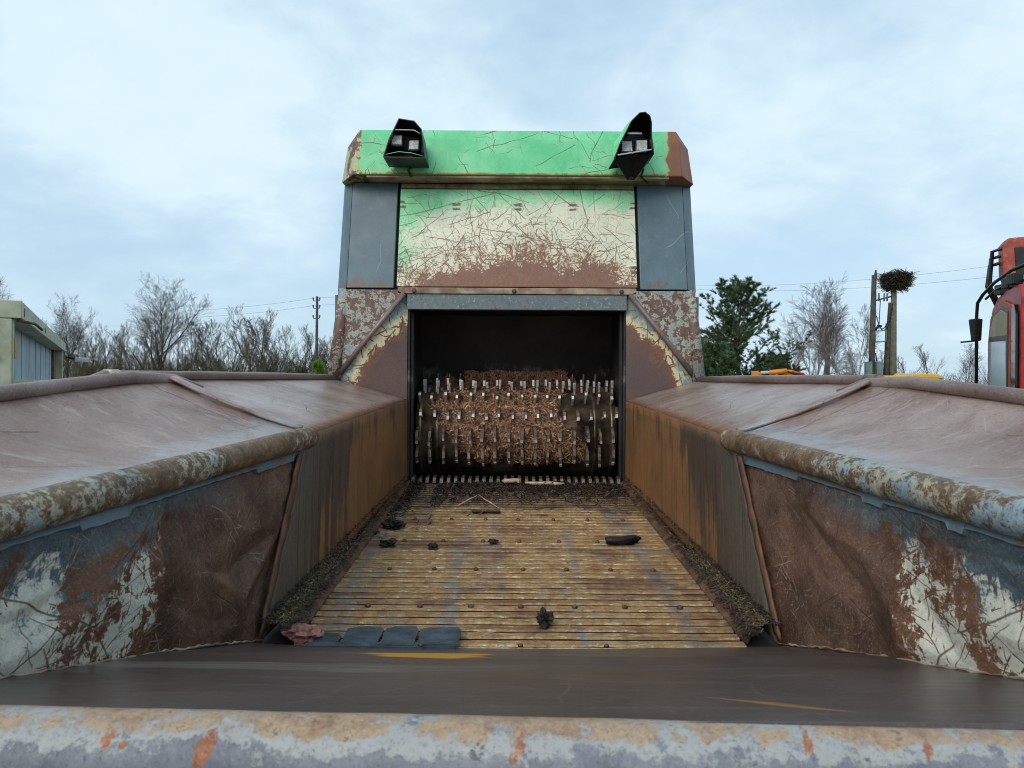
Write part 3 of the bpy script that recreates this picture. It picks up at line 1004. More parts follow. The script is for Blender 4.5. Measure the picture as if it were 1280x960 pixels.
bed = MB()
bed.hexa([(-.88, YN - .12, ZN - .14), (.88, YN - .12, ZN - .14), (.74, YF + .1, ZF - .10), (-.74, YF + .1, ZF - .10)],
         [(-.88, YN - .12, ZN - .030), (.88, YN - .12, ZN - .030), (.74, YF + .1, ZF - .022), (-.74, YF + .1, ZF - .022)])
belt = bed.build('belt_floor', M['grime'], shred)
PITCH = .0625
sprof = [(-.022, -.020), (-.024, -.006), (-.020, .0), (.010, .0015), (.019, -.002), (.0225, -.008), (.0225, -.020)]
smes = []
for q in range(4):
    s_ = MB()
    rq = random.Random(40 + q)
    n = 26
    pts = []
    for i in range(n + 1):
        x = -HW + 2 * HW * i / n
        e = rq.uniform(-.0012, .0012)
        h = rq.uniform(-.0012, .0006)
        for (py, pz) in sprof:
            pts.append((x, py + (e if py < 0 else -e), pz + h))
    m_ = len(sprof)
    fcs = [tuple(range(m_ - 1, -1, -1)), tuple(n * m_ + i for i in range(m_))]
    for i in range(n):
        for j in range(m_ - 1):
            fcs.append((i * m_ + j, i * m_ + j + 1, (i + 1) * m_ + j + 1, (i + 1) * m_ + j))
    s_.add(pts, [f[::-1] for f in fcs])
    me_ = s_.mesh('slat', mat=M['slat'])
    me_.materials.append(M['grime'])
    for p_ in me_.polygons:                       # dirt and shade of the gaps, painted dark on the upright faces
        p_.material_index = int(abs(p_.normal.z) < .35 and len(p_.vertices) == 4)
    smes.append(me_)
stud = MB().tube([(0, 0, -.004), (0, 0, .007), (0, 0, .011)], [.011, .010, .005], 7).mesh('stud', mat=M['bolt'])
ns = int((YF - YN) / PITCH)
for i in range(ns):
    y = YN + .035 + i * PITCH
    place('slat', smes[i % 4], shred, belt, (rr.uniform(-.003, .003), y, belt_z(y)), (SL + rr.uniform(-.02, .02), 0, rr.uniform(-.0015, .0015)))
    if i % 7 == 5:
        for j in range(7):
            place('stud', stud, shred, belt, (-.54 + j * .185 + rr.uniform(-.008, .008), y - .005, belt_z(y)), (rr.uniform(-.1, .2), rr.uniform(-.15, .15), 0))
# end comb where the belt meets the drum
ec = MB().box(-.72, .72, 5.025, 5.06, -.72, -.668).build('end_comb', M['grime'], shred)
fin = MB().hexa([(-.011, -.05, -.012), (.011, -.05, -.012), (.011, .05, -.012), (-.011, .05, -.012)], [(-.010, -.035, .020), (.010, -.035, .020), (.010, .05, .028), (-.010, .05, .028)]).mesh('comb_finger', mat=M['tooth_dark'])
for i in range(30):
    place('comb_finger', fin, shred, ec, (-.69 + i * .0476, 5.03, -.655 + rr.uniform(-.004, .004)), (0, 0, rr.uniform(-.03, .03)))
# galvanised plate with hinge notches at the near end
gp = MB().box(-.60, .72, YN - .035, YN + .002, ZN - .03, ZN - .004).build('belt_end_plate', M['galv'], shred)

# --- hopper side walls, kerb strips
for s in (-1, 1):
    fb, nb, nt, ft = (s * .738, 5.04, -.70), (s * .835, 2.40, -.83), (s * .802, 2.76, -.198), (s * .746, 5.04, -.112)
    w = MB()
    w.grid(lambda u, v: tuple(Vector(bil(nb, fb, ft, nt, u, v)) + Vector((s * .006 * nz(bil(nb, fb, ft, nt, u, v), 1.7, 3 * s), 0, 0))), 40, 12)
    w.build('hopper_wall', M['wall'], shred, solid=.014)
    kb = MB()
    y0, y1 = 2.40, 5.0
    z0, z1 = belt_z(y0), belt_z(y1)
    kb.prism([(s * .708, y0, z0 + .004), (s * .720, y0, z0 + .020), (s * .752, y0, z0 + .034), (s * .760, y0, z0 + .026), (s * .735, y0, z0 - .02)][::s], (-s * .012, y1 - y0, z1 - z0))
    kb.build('kerb_strip', M['orange_strip'], shred, bevel=.003)

# --- far flare sheets with rails
def rough_sheet(p00, p10, p11, p01, amp, fr, seed, sag=0.0):
    n = (Vector(p10) - Vector(p00)).cross(Vector(p01) - Vector(p00)).normalized()
    if n.z < 0:
        n = -n

    def fn(u, v):
        q = Vector(bil(p00, p10, p11, p01, u, v))
        w = min(1, 8 * u, 8 * (1 - u), 8 * v, 8 * (1 - v))
        k_ = amp * (nz(q, fr, seed) + .5 * nz(q, fr * 2.3, seed + 9)) - sag * 4 * v * (1 - v)
        return tuple(q + n * (k_ * (.25 + .75 * w)))
    return fn


for s in (-1, 1):
    ow = 0 if s < 0 else -.21
    fi, fo, no, ni = (s * .746, 5.03, -.110), (s * 1.205, 5.0, .020), (-1.54 if s < 0 else 1.33, 2.74, .004), (s * .800, 2.74, -.200)
    m1 = MB().grid(rough_sheet(ni, fi, fo, no, .010, 1.5, 4 + s), 48, 14)
    fp = m1.build('far_flare_sheet', M['flare'], shred, solid=.012)
    MB().tube([(s * 1.215, 5.02, .033), (s * 1.32 + ow * .36, 4.2, .034), (s * 1.43 + ow * .7, 3.45, .028), (s * 1.545 + ow, 2.76, .020), (s * 1.60 + ow, 2.66, -.024), (s * 1.63 + ow, 2.60, -.14)], .022, 12).build('flare_rail', M['rail'], shred, parent=fp)
    MB().tube([(s * 1.532 + ow, 2.83, .021), (s * 1.545 + ow, 2.77, .020)], .026, 14).build('rail_sleeve', M['galv' if s < 0 else 'rail'], shred, parent=fp)
    # near flare sheet, dished, turned out towards the viewer
    ni2, no2 = (s * .802, 2.80, -.186), (s * 1.295, 2.74, .006)
    nn, nm = (s * 1.085, .70, -.255), (s * 1.70, .62, -.18)
    m2 = MB().grid(rough_sheet(nn, ni2, no2, nm, .015, 2.1, 12 + 5 * s, .035), 60, 26)
    np_ = m2.build('near_flare_sheet', M['flare'], shred, solid=.012)
    MB().tube([(s * 1.20, 2.80, -.036), (s * 1.285, 2.755, .006), (s * 1.34, 2.55, .012), (s * 1.43, 2.02, -.036), (s * 1.58, 1.25, -.11), (s * 1.70, .62, -.17)], .024, 12).build('flare_rail', M['rail'], shred, parent=np_)
    # stiffening strap on the joint
    st_ = MB()
    st_.grid(lambda u, v: tuple(Vector(bil((s * .815, 2.755, -.168), (s * 1.27, 2.695, .016), (s * 1.27, 2.745, .020), (s * .815, 2.80, -.166), u, v)) + Vector((0, 0, .004 * nz((u * 3, v, s), 2) - .022 * 4 * u * (1 - u) * .6))), 16, 2)
    st_.build('joint_strap', M['flare'], shred, parent=np_, solid=.010)

# --- rim pipes: sleeves over a core pipe
for s in (-1, 1):
    a, e = Vector((s * .795, 2.80, -.205)), Vector((s * 1.10, .62, -.292))
    P = lambda t: tuple(a + (e - a) * t)
    rp = MB()
    rp.tube([P(-.012), P(-.006), P(.055)], [.026, .040, .042], 20)
    rp.tube([P(.058), P(.34)], [.041, .041], 20)
    rp.tube([P(.3402), P(.3404), P(.425), P(.4252)], [.040, .0432, .0432, .040], 20)
    rp.tube([P(.4254), P(.4256), P(1)], [.040, .0425, .0425], 20)
    rim = rp.build('rim_pipe', M['pipe'], shred, bevel=.002)
    # rolled edge strip just under the pipe
    lp = MB()
    def strip(u, v):
        q = Vector(P(.03 + .95 * u))
        return (q.x + s * (.012 - .014 * v), q.y, q.z - .034 - .030 * v * (1.25 if nz(q, 4, 2) > .05 else .8) - .003 * v * nz(q, 30, 4))
    lp.grid(strip, 240, 1, False)
    lp.build('rim_strip', M['blue_worn'], shred, parent=rim, solid=.014)

# --- hinged, dented side flaps under the rim pipes
for s in (-1, 1):
    tf, tn, bn, bf = (s * .812, 2.755, -.268), (s * 1.10, .66, -.345), (s * 1.165, .80, -.40), (s * .838, 2.385, -.835)
    bl_ = [(s * .838, 2.385, -.846), (s * .90, 2.06, -.750), (s * .99, 1.62, -.640), (s * 1.10, 1.12, -.512), (s * 1.18, .75, -.42)]

    def poly(pts, u):
        f = u * (len(pts) - 1)
        i = min(int(f), len(pts) - 2)
        return lerp(pts[i], pts[i + 1], f - i)

    GU, GV = 11, 4
    rf = random.Random(60 + s)
    ctl = [[(rf.uniform(-.022, .024) * (1.5 if i_ < 6 else .8) if 0 < j_ < GV else 0) for j_ in range(GV + 1)] for i_ in range(GU + 1)]
    cj = [[(rf.uniform(-.35, .35), rf.uniform(-.3, .3)) for j_ in range(GV + 1)] for i_ in range(GU + 1)]

    def facet(u, v, s):
        """kinked sheet: flat triangles between pushed-in points, skewed so the creases do not follow a grid"""
        a_ = u * GU + .55 * math.sin(v * 4.2 + u * 9 + s)
        b_ = v * GV + .35 * math.sin(u * 17 + s * 2)
        a_, b_ = min(max(a_, 0), GU - 1e-6), min(max(b_, 0), GV - 1e-6)
        i_, j_ = int(a_), int(b_)
        fa, fb = a_ - i_, b_ - j_
        c00, c10, c01, c11 = ctl[i_][j_], ctl[i_ + 1][j_], ctl[i_][j_ + 1], ctl[i_ + 1][j_ + 1]
        if (i_ + j_) % 2:
            return c00 + (c10 - c00) * fa + (c11 - c10) * fb if fa > fb else c00 + (c01 - c00) * fb + (c11 - c01) * fa
        return c00 + (c10 - c00) * fa + (c01 - c00) * fb if fa + fb < 1 else c11 + (c01 - c11) * (1 - fa) + (c10 - c11) * (1 - fb)

    def flap(u, v, s=s):
        q = Vector(lerp(poly(bl_, u), lerp(tf, tn, u), v))
        w = min(1, 10 * v, 6 * (1 - v)) * min(1, .35 + 5 * u)
        k_ = .008 * nz(q, 2.4, 21 + 4 * s) + facet(u, v, s)
        k_ += .003 * nz(q, 9, 33) + .002 * nz(q, 19, 3)
        # ragged torn far edge
        if u < .001:
            q.y += .018 * nz((v * 14, 1, s), 1.0, 2)
        return (q.x - s * k_ * w, q.y, q.z)
    fp = MB().grid(flap, 180, 64).build('side_flap', M['flap'], shred, solid=.010)
    # weld along the tailgate
    rw = random.Random(15 + s)
    wb = MB()
    wp = [Vector(poly(bl_, i / 90)) + Vector((-s * .012, 0, .020 + rw.uniform(-.003, .003))) for i in range(91)]
    wb.tube([tuple(p) for p in wp], [.0026 + rw.uniform(-.0018, .0024) for _ in wp], 6)
    wb.build('weld_bead', M['rust_strip'], shred, parent=fp)
    # folded flange where flap meets the wall
    fl2 = MB()
    fl2.grid(lambda u, v: tuple(Vector(lerp((s * .826, 2.41, -.80), (s * .80, 2.74, -.255), v)) + Vector((-s * (.004 + .004 * nz((v * 9, u, s), 1)), -.012 - .055 * u + .010 * nz((v * 12, u * 2, s * 3), 1), 0))), 2, 24)
    fl2.build('torn_flange', M['rust'], shred, parent=fp, solid=.007)

# --- tailgate plate with a bend, lip pipe
tg = MB()
tpts = [(2.375, -.845, .90), (2.33, -.822, .91), (2.05, -.742, .96), (1.88, -.690, 1.0), (1.74, -.660, 1.03), (1.40, -.570, 1.16), (1.10, -.492, 1.26), (1.04, -.478, 1.27)]


def tail(u, v):
    f = u * (len(tpts) - 1)
    i = min(int(f), len(tpts) - 2)
    y, z, hw = lerp(tpts[i], tpts[i + 1], f - i)
    x = (2 * v - 1) * hw
    return (x, y - .03 * (1 - (x / .85) ** 2) * max(0, 1 - u * 2.2), z + .006 * nz((x, y, 0), 2.2, 8) * min(1, 8 * (1 - u)) - .010 * (1 - (x / hw) ** 2) * max(0, 1 - 3 * u))


tg.grid(tail, 42, 48)
tail_o = tg.build('tailgate_plate', M['tail'], shred, solid=.012)
for xx in (-.30, .0, .26):
    place('bolt', bm_, shred, tail_o, (xx, 2.245, -.79), (math.radians(-90), 0, 0), (.5, .5, .5))
rl = random.Random(2)
lp = MB()
lp.tube([(-1.2 + 2.4 * i / 60, 1.035 + .003 * nz((i * .3, 0, 0)), -.525 + .019 - .038 * i / 60 + .0015 * nz((i * .5, 3, 0))) for i in range(61)], .057, 28)
lp.build('lip_pipe', M['lip'], shred)

# --- slate rubber flap, cut into tongues, at the near left end of the belt
rng = random.Random(11)
x = -.66
pieces = [(-.655, -.569), (-.562, -.442), (-.437, -.326), (-.321, -.190)]
rubber = MB().box(-.655, -.20, 2.262, 2.30, -.806, -.800).build('rubber_skirt', M['rubber'], shred)
for i, (xa, xb) in enumerate(pieces):
    t = MB()
    ya, yb2 = 2.27, 2.40 + (.0, .05, .045, .035)[i]
    hgt = (.0, .0, .0, .0)[i]
    outline = [(xa, ya), (xb, ya - .004), (xb + rng.uniform(-.003, .003), yb2 - .03), (xb - .012, yb2), (xa + .03, yb2 + rng.uniform(-.004, .006)), (xa + rng.uniform(-.004, .004), yb2 - .02), (xa + .004, ya + .05)]
    t.prism([(px, py, belt_z(py) + .005 + .003 * i + .025 * max(0, (2.33 - py) / .04) * .3) for px, py in outline], (0, 0, .006))
    t.build('rubber_tongue', M['rubber'], shred, parent=rubber)

# --- work lights on the cowl
def lamp(parent, c, w, h, tilt, yaw):
    me = MB()
    me.prism([(-w / 2, 0, -h / 2), (w / 2, 0, -h / 2), (w / 2, 0, h / 2), (-w / 2, 0, h / 2)], (0, .06, 0))
    o = place('lamp_housing', me.mesh('lamp_housing', mat=M['black']), shred, parent, c, (tilt, 0, yaw))
    bv = o.modifiers.new('soft edges', 'BEVEL')
    bv.width = .012
    bv.segments = 3
    l = MB()
    l.prism([(-w * .37, -.004, -h * .37), (w * .37, -.004, -h * .37), (w * .37, -.004, h * .37), (-w * .37, -.004, h * .37)], (0, .006, 0))
    o2 = place('lamp_lens', l.mesh('lamp_lens', mat=M['lens']), shred, parent, c, (tilt, 0, yaw))
    bv = o2.modifiers.new('soft edges', 'BEVEL')
    bv.width = .008
    bv.segments = 2


def hood(name, outer_f, outer_b, floor, mat_in, t=.006):
    """a bent sheet-steel hood: open at the front; outer_f and outer_b are matching outlines (front edge, back edge)"""
    m = MB()
    n = len(outer_f)
    m.add(list(outer_f) + list(outer_b), [(i, i + 1, n + i + 1, n + i) for i in range(n - 1)])
    m.add(list(outer_b), [tuple(range(n))])
    if floor:
        m.add([outer_f[0], outer_f[-1], outer_b[-1], outer_b[0]], [(0, 1, 2, 3)])
    return m.build(name, mat_in, shred, solid=t)


def px(x, y, Y):
    """a point seen at a picture position (upright camera), at depth Y"""
    return ((x - 643.5) / 930 * Y - .03 + .0, Y, (478 - y) / 930 * Y)


yf, yb_ = 4.80, 5.02
of = [px(481, 195, yf), px(488, 172, yf), px(494, 160, yf), px(500, 147, yf), px(519, 150, yf), px(528, 160, yf), px(531, 180, yf), px(533, 196, yf)]
ob = [(p[0] * 1.0 + (.0 if i < 4 else .0), yb_, p[2] * (1.0 if i in (0, 7) else .99) + (-.02 if 2 < i < 5 else 0)) for i, p in enumerate(of)]
h1 = hood('work_light', of, ob, True, M['black'])
tag(h1, 'blackened work light in a crooked hood, left of the pair')
lamp(h1, px(497.5, 174, 4.86), .088, .090, math.radians(-14), .05)
lamp(h1, px(519, 180, 4.88), .084, .086, math.radians(-14), -.05)
MB().tube([px(495, 161, 4.81), px(519, 161.5, 4.81), px(527, 166, 4.81)], .004, 6).build('hood_edge_bar', M['lens'], shred, parent=h1)
MB().tube([px(484, 192, 4.80), px(500, 188.5, 4.78), px(516, 190, 4.78), px(531, 194, 4.80)], .0025, 6).build('hood_lower_bar', M['green'], shred, parent=h1)
yf = 4.78
of = [px(770, 196, yf), px(776, 178, yf), px(783, 164, yf), px(791, 148, yf), px(801, 138, yf), px(808, 137, yf), px(814, 142, yf), px(816, 150, yf), px(816, 166, yf), px(818, 180, yf), px(819, 189, yf)]
ob = [(p[0] * (1.0 if i > 4 else .985), yb_ - .015, p[2] - (.0 if i in (0, 10) else .04)) for i, p in enumerate(of)]
h2 = hood('work_light', of, ob, False, M['black'])
tag(h2, 'blackened work light under a tall leaning cowl, right of the pair')
MB().prism([px(769, 195, 4.80), px(819, 188, 4.80), px(818, 192, 4.95), px(795, 222, 4.975), px(786, 222, 4.975), px(772, 200, 4.95)], (0, .006, .0)).build('hood_base', M['black'], shred, parent=h2)
lamp(h2, px(785.5, 180, 4.86), .092, .098, math.radians(-10), .10)
lamp(h2, px(804, 179, 4.86), .092, .098, math.radians(-10), -.08)
MB().tube([px(786, 164, 4.80), px(804, 164, 4.79)], .006, 6).build('hood_edge_bar', M['lens'], shred, parent=h2)
MB().tube([px(800, 200, 4.95), px(806, 209, 5.02), px(803, 218, 5.04), px(812, 226, 5.05)], .008, 8).build('lamp_cable', M['black'], shred, parent=h2)
MB().tube([px(514, 197, 4.93), px(520, 205, 5.02), px(512, 211, 5.03), px(516, 220, 5.05)], .008, 8).build('lamp_cable', M['black'], shred, parent=h1)
MB().box(px(500, 0, 5.0)[0] - .03, px(500, 0, 5.0)[0] + .10, 4.99, 5.04, px(0, 205, 5.0)[2], px(0, 193, 5.0)[2]).build('lamp_bracket', M['rust'], shred, parent=h1, bevel=.005)
MB().tube([px(774, 191, 4.76), px(816, 184, 4.76)], .005, 6).build('hood_lower_bar', M['lens'], shred, parent=h2)
MB().prism([px(769, 195, 4.79), px(776, 178, 4.79), px(791, 148, 4.785), px(786, 152, 4.93), px(770, 176, 4.96), px(769, 190, 4.96)], (-.004, 0, 0)).build('hood_cheek', M['green'], shred, parent=h2)

# ------------------------------------------------------------------ loose stuff lying in the hopper
def chips(name, mat, gen, n, size, rng, label, cat, thick=.25):
    m = MB()
    for _ in range(n):
        p, nrm = gen(rng)
        nrm = Vector(nrm).normalized()
        a = rng.uniform(0, 2 * math.pi)
        u = nrm.orthogonal().normalized()
        w = nrm.cross(u)
        d_ = u * math.cos(a) + w * math.sin(a) + nrm * rng.uniform(-.5, .6)
        d_.normalize()
        e_ = d_.cross(nrm).normalized()
        l_ = rng.uniform(*size)
        h_ = l_ * rng.uniform(.12, .30)
        q = Vector(p) + nrm * rng.uniform(0, l_ * .3)
        up = d_.cross(e_) * (l_ * .10)
        m.add([tuple(q - d_ * l_ - e_ * h_), tuple(q + d_ * l_ - e_ * h_ * .6), tuple(q + d_ * l_ * .9 + e_ * h_ * .7), tuple(q - d_ * l_ * .9 + e_ * h_), tuple(q + up * 2)],
              [(0, 1, 4), (1, 2, 4), (2, 3, 4), (3, 0, 4), (3, 2, 1, 0)])
    o = m.build(name, mat)
    return tag(o, label, cat, None, 'stuff')


def g_drum(r_):
    while True:
        x = r_.uniform(-.66, .66)
        a = math.radians(r_.uniform(-35, 125))
        keep = 1 - max(0, abs(x + .02 + .12 * math.sin(a * 2)) - .36) / .10
        if a < math.radians(5):
            keep -= .5 * (1 - (math.degrees(a) + 35) / 40)
        k_ = nz((x, a * .4, 0), 5, 7)
        if r_.random() < keep + k_ * .9:
            break
    rad = DR + .003 + .040 * max(0, 1 - (x / .45) ** 2) * max(0, .45 + nz((x * 1.0, a * .3, 3), 9, 1) + .5 * nz((x, a * .3, 1), 22, 4)) + r_.uniform(0, .008)
    nn_ = (0, -math.cos(a), math.sin(a))
    return (x, DY + nn_[1] * rad, DZ + nn_[2] * rad), nn_


chips('wood_chips', M['chip'], g_drum, 17000, (.005, .021), random.Random(1), 'tan shredded wood chips caked over the toothed drum', 'wood chips')


def g_heap(r_):
    x = r_.uniform(-.68, .68)
    hh = .085 * max(0, 1 - (x / .50) ** 4) + .035 + .05 * nz((x, 0, 0), 6, 5)
    if -.68 < x < -.40:
        hh = .03 + .07 * max(0, 1 - abs(x + .52) / .07)
    if x > .40:
        hh = .03 + .05 * max(0, 1 - abs(x - .44) / .06)
    v = r_.random()
    return (x, 5.79 - .07 * (1 - v), -.12 + v * (max(hh, .01) * 1.6 + .05)), (0, -1, .5)


chips('old_shreds', M['chip_dark'], g_heap, 5200, (.007, .020), random.Random(2), 'dark brown shredded bark heaped behind the drum under the black plate', 'wood shreds')


def g_side(s, wide):
    def f(r_):
        v = r_.random()
        y = 2.40 + 2.5 * v
        z = belt_z(y)
        t = r_.random()
        w0 = .744
        wx = w0 + (.828 - .02 - (y - 2.4) * .034 - w0) * t
        if y > 2.8 and r_.random() < (y - 2.75) * 1.0 * wide:
            return f(r_)
        return (s * wx, y, z + .028 + .022 * t + .008 * nz((y, t, s), 9)), (-s * .3, 0, 1)
    return f


chips('mulch_crumbs', M['crumb'], g_side(1, 1.3), 3000, (.003, .010), random.Random(4), 'yellowish crumbled mulch packed along the right wall of the belt', 'mulch')
chips('mulch_crumbs', M['crumb'], g_side(-1, 1.3), 3000, (.003, .010), random.Random(5), 'yellowish crumbled mulch packed along the left wall of the belt', 'mulch')


def g_edge(r_):
    s_ = r_.choice((-1, 1))
    y = 2.36 + 2.6 * r_.random() ** 1.6
    t = r_.random()
    if t < .35:
        x = .826 - (y - 2.4) * .034 - abs(r_.gauss(0, .010))
        z = belt_z(y) + .055
    else:
        x = .735 + r_.gauss(0, .014 + .02 * max(0, 2.6 - y))
        z = belt_z(y) + .026
    return (s_ * x, y, z + r_.uniform(0, .012)), (-s_ * .3, -.2, 1)


chips('edge_dirt', M['muck'], g_edge, 3600, (.003, .014), random.Random(16), 'black crumbly dirt lying along both edges of the belt', 'dirt')


def g_end(r_):
    x = r_.uniform(-.71, .71)
    y = 5.0 - abs(r_.gauss(0, .30)) * (1.3 if x < -.45 else .9)
    if x < -.52:
        y = 4.98 - abs(r_.gauss(0, .55))
        y = max(y, 3.6)
        x = -.70 + abs(r_.gauss(0, .05))
    k_ = .5 + nz((x, y, 0), 5, 3)
    return (x, y, belt_z(y) + .004 + .022 * max(0, k_) * r_.random()), (r_.uniform(-.3, .3), r_.uniform(-.4, .2), 1)


chips('dark_litter', M['muck'], g_end, 3800, (.006, .024), random.Random(6), 'dark wet bark litter strewn over the far end of the belt', 'bark litter')


def stick(name, mat, p0, p1, r0, label, bend=.02, seed=1):
    rs = random.Random(seed)
    pts = []
    for i in range(6):
        q = Vector(lerp(p0, p1, i / 5))
        q += Vector((rs.uniform(-bend, bend), rs.uniform(-bend, bend), 0)) * (0 if i in (0, 5) else 1)
        pts.append(tuple(q))
    m = MB().tube(pts, [r0 * k_ for k_ in (.5, 1, 1, .95, .8, .3)], 7, True, .3, rs)
    o = m.build(name, mat)
    return o


def on_belt(x, y, h=.008):
    return (x, y, belt_z(y) + h)


tag(stick('wood_splinter', M['straw'], on_belt(.06, 4.94, .02), on_belt(.33, 4.92, .02), .014, ''), 'long pale wood splinter lying across the belt below the drum', 'splinter')
tag(stick('wood_splinter', M['straw'], on_belt(-.09, 4.95, .03), on_belt(.03, 4.93, .035), .016, '', .03, 4), 'short broken pale splinter left of the long one below the drum', 'splinter')
tag(stick('straw_stalk', M['straw'], on_belt(-.34, 4.28, .012), on_belt(-.23, 4.50, .03), .004, '', .004, 5), 'thin pale stalk bent upward on the left of the wet belt', 'stalk')
tag(stick('straw_stalk', M['straw'], on_belt(-.23, 4.50, .03), on_belt(-.10, 4.22, .012), .004, '', .004, 6), 'thin pale stalk slanting down to the right on the wet belt', 'stalk')
tag(MB().box(-.25, -.09, 4.14, 4.165, belt_z(4.15) + .003, belt_z(4.15) + .012).build('dark_splinter', M['bark_black'], None, bevel=.003), 'flat dark splinter lying along a slat below the bent stalk', 'splinter')


def bark(name, mat, x, y, size, seed, label, cat='bark', rot=0.0, rough=.5):
    rs = random.Random(seed)
    th = thing(name, (x, y, belt_z(y) + .003), label, cat)
    m = MB()
    m.lump((0, 0, size[2] * .7), size, rs, rough, 3)
    me = m.mesh(name + '_body', mat=mat)
    o = bpy.data.objects.new('body', me)
    COL.objects.link(o)
    o.parent = th
    th.rotation_euler.z = rot
    # a raised flake on top
    f = MB()
    f.lump((size[0] * .35, 0, size[2] * 1.35), (size[0] * .45, size[1] * .5, size[2] * .35), rs, .7, 2)
    o2 = bpy.data.objects.new('flake', f.mesh('flake', mat=mat))
    COL.objects.link(o2)
    o2.parent = th
    return th


bark('bark_chunk', M['bark_pink'], -.685, 2.375, (.062, .045, .026), 3, 'pinkish broken bark chunk beside the slate rubber flap', rot=-.1, rough=.4)
bark('bark_chunk', M['bark_black'], .085, 2.50, (.026, .03, .026), 8, 'black upright bark chunk standing on the near end of the belt', rough=.8)
bark('bark_chunk', M['bark_black'], -.60, 3.46, (.035, .03, .018), 9, 'small black bark clump at the left belt edge', rough=.8)
bark('bark_chunk', M['bark_black'], -.385, 3.42, (.022, .02, .012), 12, 'tiny black bark crumb on the middle left of the belt', rough=.8)
bark('bark_chunk', M['bark_black'], -.115, 3.52, (.022, .014, .010), 13, 'tiny dark bark crumb near the centre line of the belt', rough=.8)
bark('bark_chunk', M['bark_black'], -.63, 3.80, (.05, .05, .022), 14, 'matted black bark clump against the left kerb strip', rough=.9)
ck = thing('wood_chunk', on_belt(.49, 3.50, .004), 'charred black wood chunk with pointed end, lying on the right of the belt', 'wood chunk')
m = MB()
rs = random.Random(21)
m.tube([(-.075, 0, .02), (-.05, 0, .022), (0, .004, .02), (.04, .006, .022), (.075, .01, .024), (.10, .012, .026)], [.014, .026, .019, .020, .012, .003], 9, True, .6, rs)
o = bpy.data.objects.new('body', m.mesh('body', mat=M['bark_black']))
COL.objects.link(o)
o.parent = ck
ck.rotation_euler.z = .15
# ------------------------------------------------------------------ trees
def mat_bark(name, a, b, sc=6):
    return mat_plain(name, a, b, sc, .9, local=True)


TM = {
    'trunk': mat_bark('dark_bark', C(46, 42, 38), C(78, 72, 64)),
    'twig': mat_bark('bare_twigs', C(88, 78, 66), C(124, 112, 98), 1.5),
    'twig_red': mat_bark('reddish_twigs', C(84, 66, 62), C(116, 96, 90), 1.5),
    'twig_olive': mat_bark('olive_twigs', C(74, 72, 48), C(98, 92, 66), 1.5),
    'birch': mat_bark('pale_birch_bark', C(120, 114, 108), C(206, 202, 196), 3),
    'birch_twig': mat_bark('birch_twigs', C(96, 80, 80), C(132, 116, 114), 1.5),
    'pine_bark': mat_bark('pine_bark', C(58, 44, 34), C(96, 74, 56)),
}
for nm, a, b_ in (('pine', (40, 60, 38), (92, 114, 70)), ('bush', (70, 100, 36), (124, 152, 62))):
    k = Mat(nm + '_needles', True)
    g_ = k.n.new('ShaderNodeNewGeometry')
    n_ = k.noise(1.2, 3)
    cc = k.mix(g_.outputs['Random Per Island'], C(*a), C(*b_))
    cc = k.mix(k.ss(n_, .45, .65, 0, .6), cc, C(*b_))
    TM[nm] = k.out(cc, .6, 0)


def bare_tree(rng, h, spread=.5, levels=4, first=.28, r0=None, droop=0.0, kids=7, twig_r=.011, lean=0.0, up=.25, round_=False):
    """returns two MBs (trunk with main limbs, crown of thin branches), base at the origin"""
    tr, cr = MB(), MB()
    r0 = r0 or h * .020

    def branch(p, d, L, r, lev):
        nseg = max(3, 6 - lev)
        pts, rs = [p], [r]
        q, dd = Vector(p), Vector(d)
        for i in range(nseg):
            wz = .04 if (lev == 0 and round_) else .13
            dd = (dd + Vector((rng.gauss(0, wz), rng.gauss(0, wz), rng.gauss(0, .08))) + Vector((0, 0, (up if lev else .1) * .28 - (droop * .30 if lev >= 2 else 0)))).normalized()
            q = q + dd * (L / nseg)
            pts.append(q.copy())
            rs.append(max(r * (1 - .82 * (i + 1) / nseg), twig_r * .5))
        (tr if lev < (2 if r > .05 else 1) else cr).tube(pts, rs, 7 if lev == 0 else (5 if lev == 1 else 3), False)
        if lev >= levels:
            return
        n = kids if lev == 0 else max(3, int(kids * (.85 if lev < levels - 1 else .75)))
        f0 = first if lev == 0 else .22
        for c_ in range(n):
            t = f0 + (1 - f0) * (c_ + rng.uniform(.1, .9)) / n
            f = t * nseg
            i = min(int(f), nseg - 1)
            bp = pts[i].lerp(pts[i + 1], f - i)
            ax = (pts[i + 1] - pts[i]).normalized()
            a = rng.uniform(0, 6.283)
            side = ax.orthogonal().normalized()
            side = Matrix.Rotation(a, 3, ax) @ side
            ang = spread * rng.uniform(.7, 1.25) * (1.0 if lev else 1.1)
            nd = (ax * math.cos(ang) + side * math.sin(ang)).normalized()
            nl = L * rng.uniform(.42, .68) * (1 - .45 * t if lev == 0 else .95 - .3 * t)
            if round_ and lev == 0:
                ang = spread * (1.25 - .75 * t) * rng.uniform(.85, 1.15)
                nd = (ax * math.cos(ang) + side * math.sin(ang)).normalized()
                nl = L * rng.uniform(.62, .82)
            nr = max((rs[i] * .62), twig_r * .6)
            if lev >= levels - 1:
                nr = twig_r * rng.uniform(.6, 1)
            branch(bp, nd, nl, nr, lev + 1)

    branch(Vector((0, 0, 0)), Vector((lean, 0, 1)).normalized(), h * (.62 if round_ else .86), r0, 0)
    return tr, cr


def tree_proto(name, rng, mats, **kw):
    tr, cr = bare_tree(rng, **kw)
    return (tr.mesh('trunk', mat=mats[0]), cr.mesh('crown', mat=mats[1]), max(v[2] for v in tr.v + cr.v))


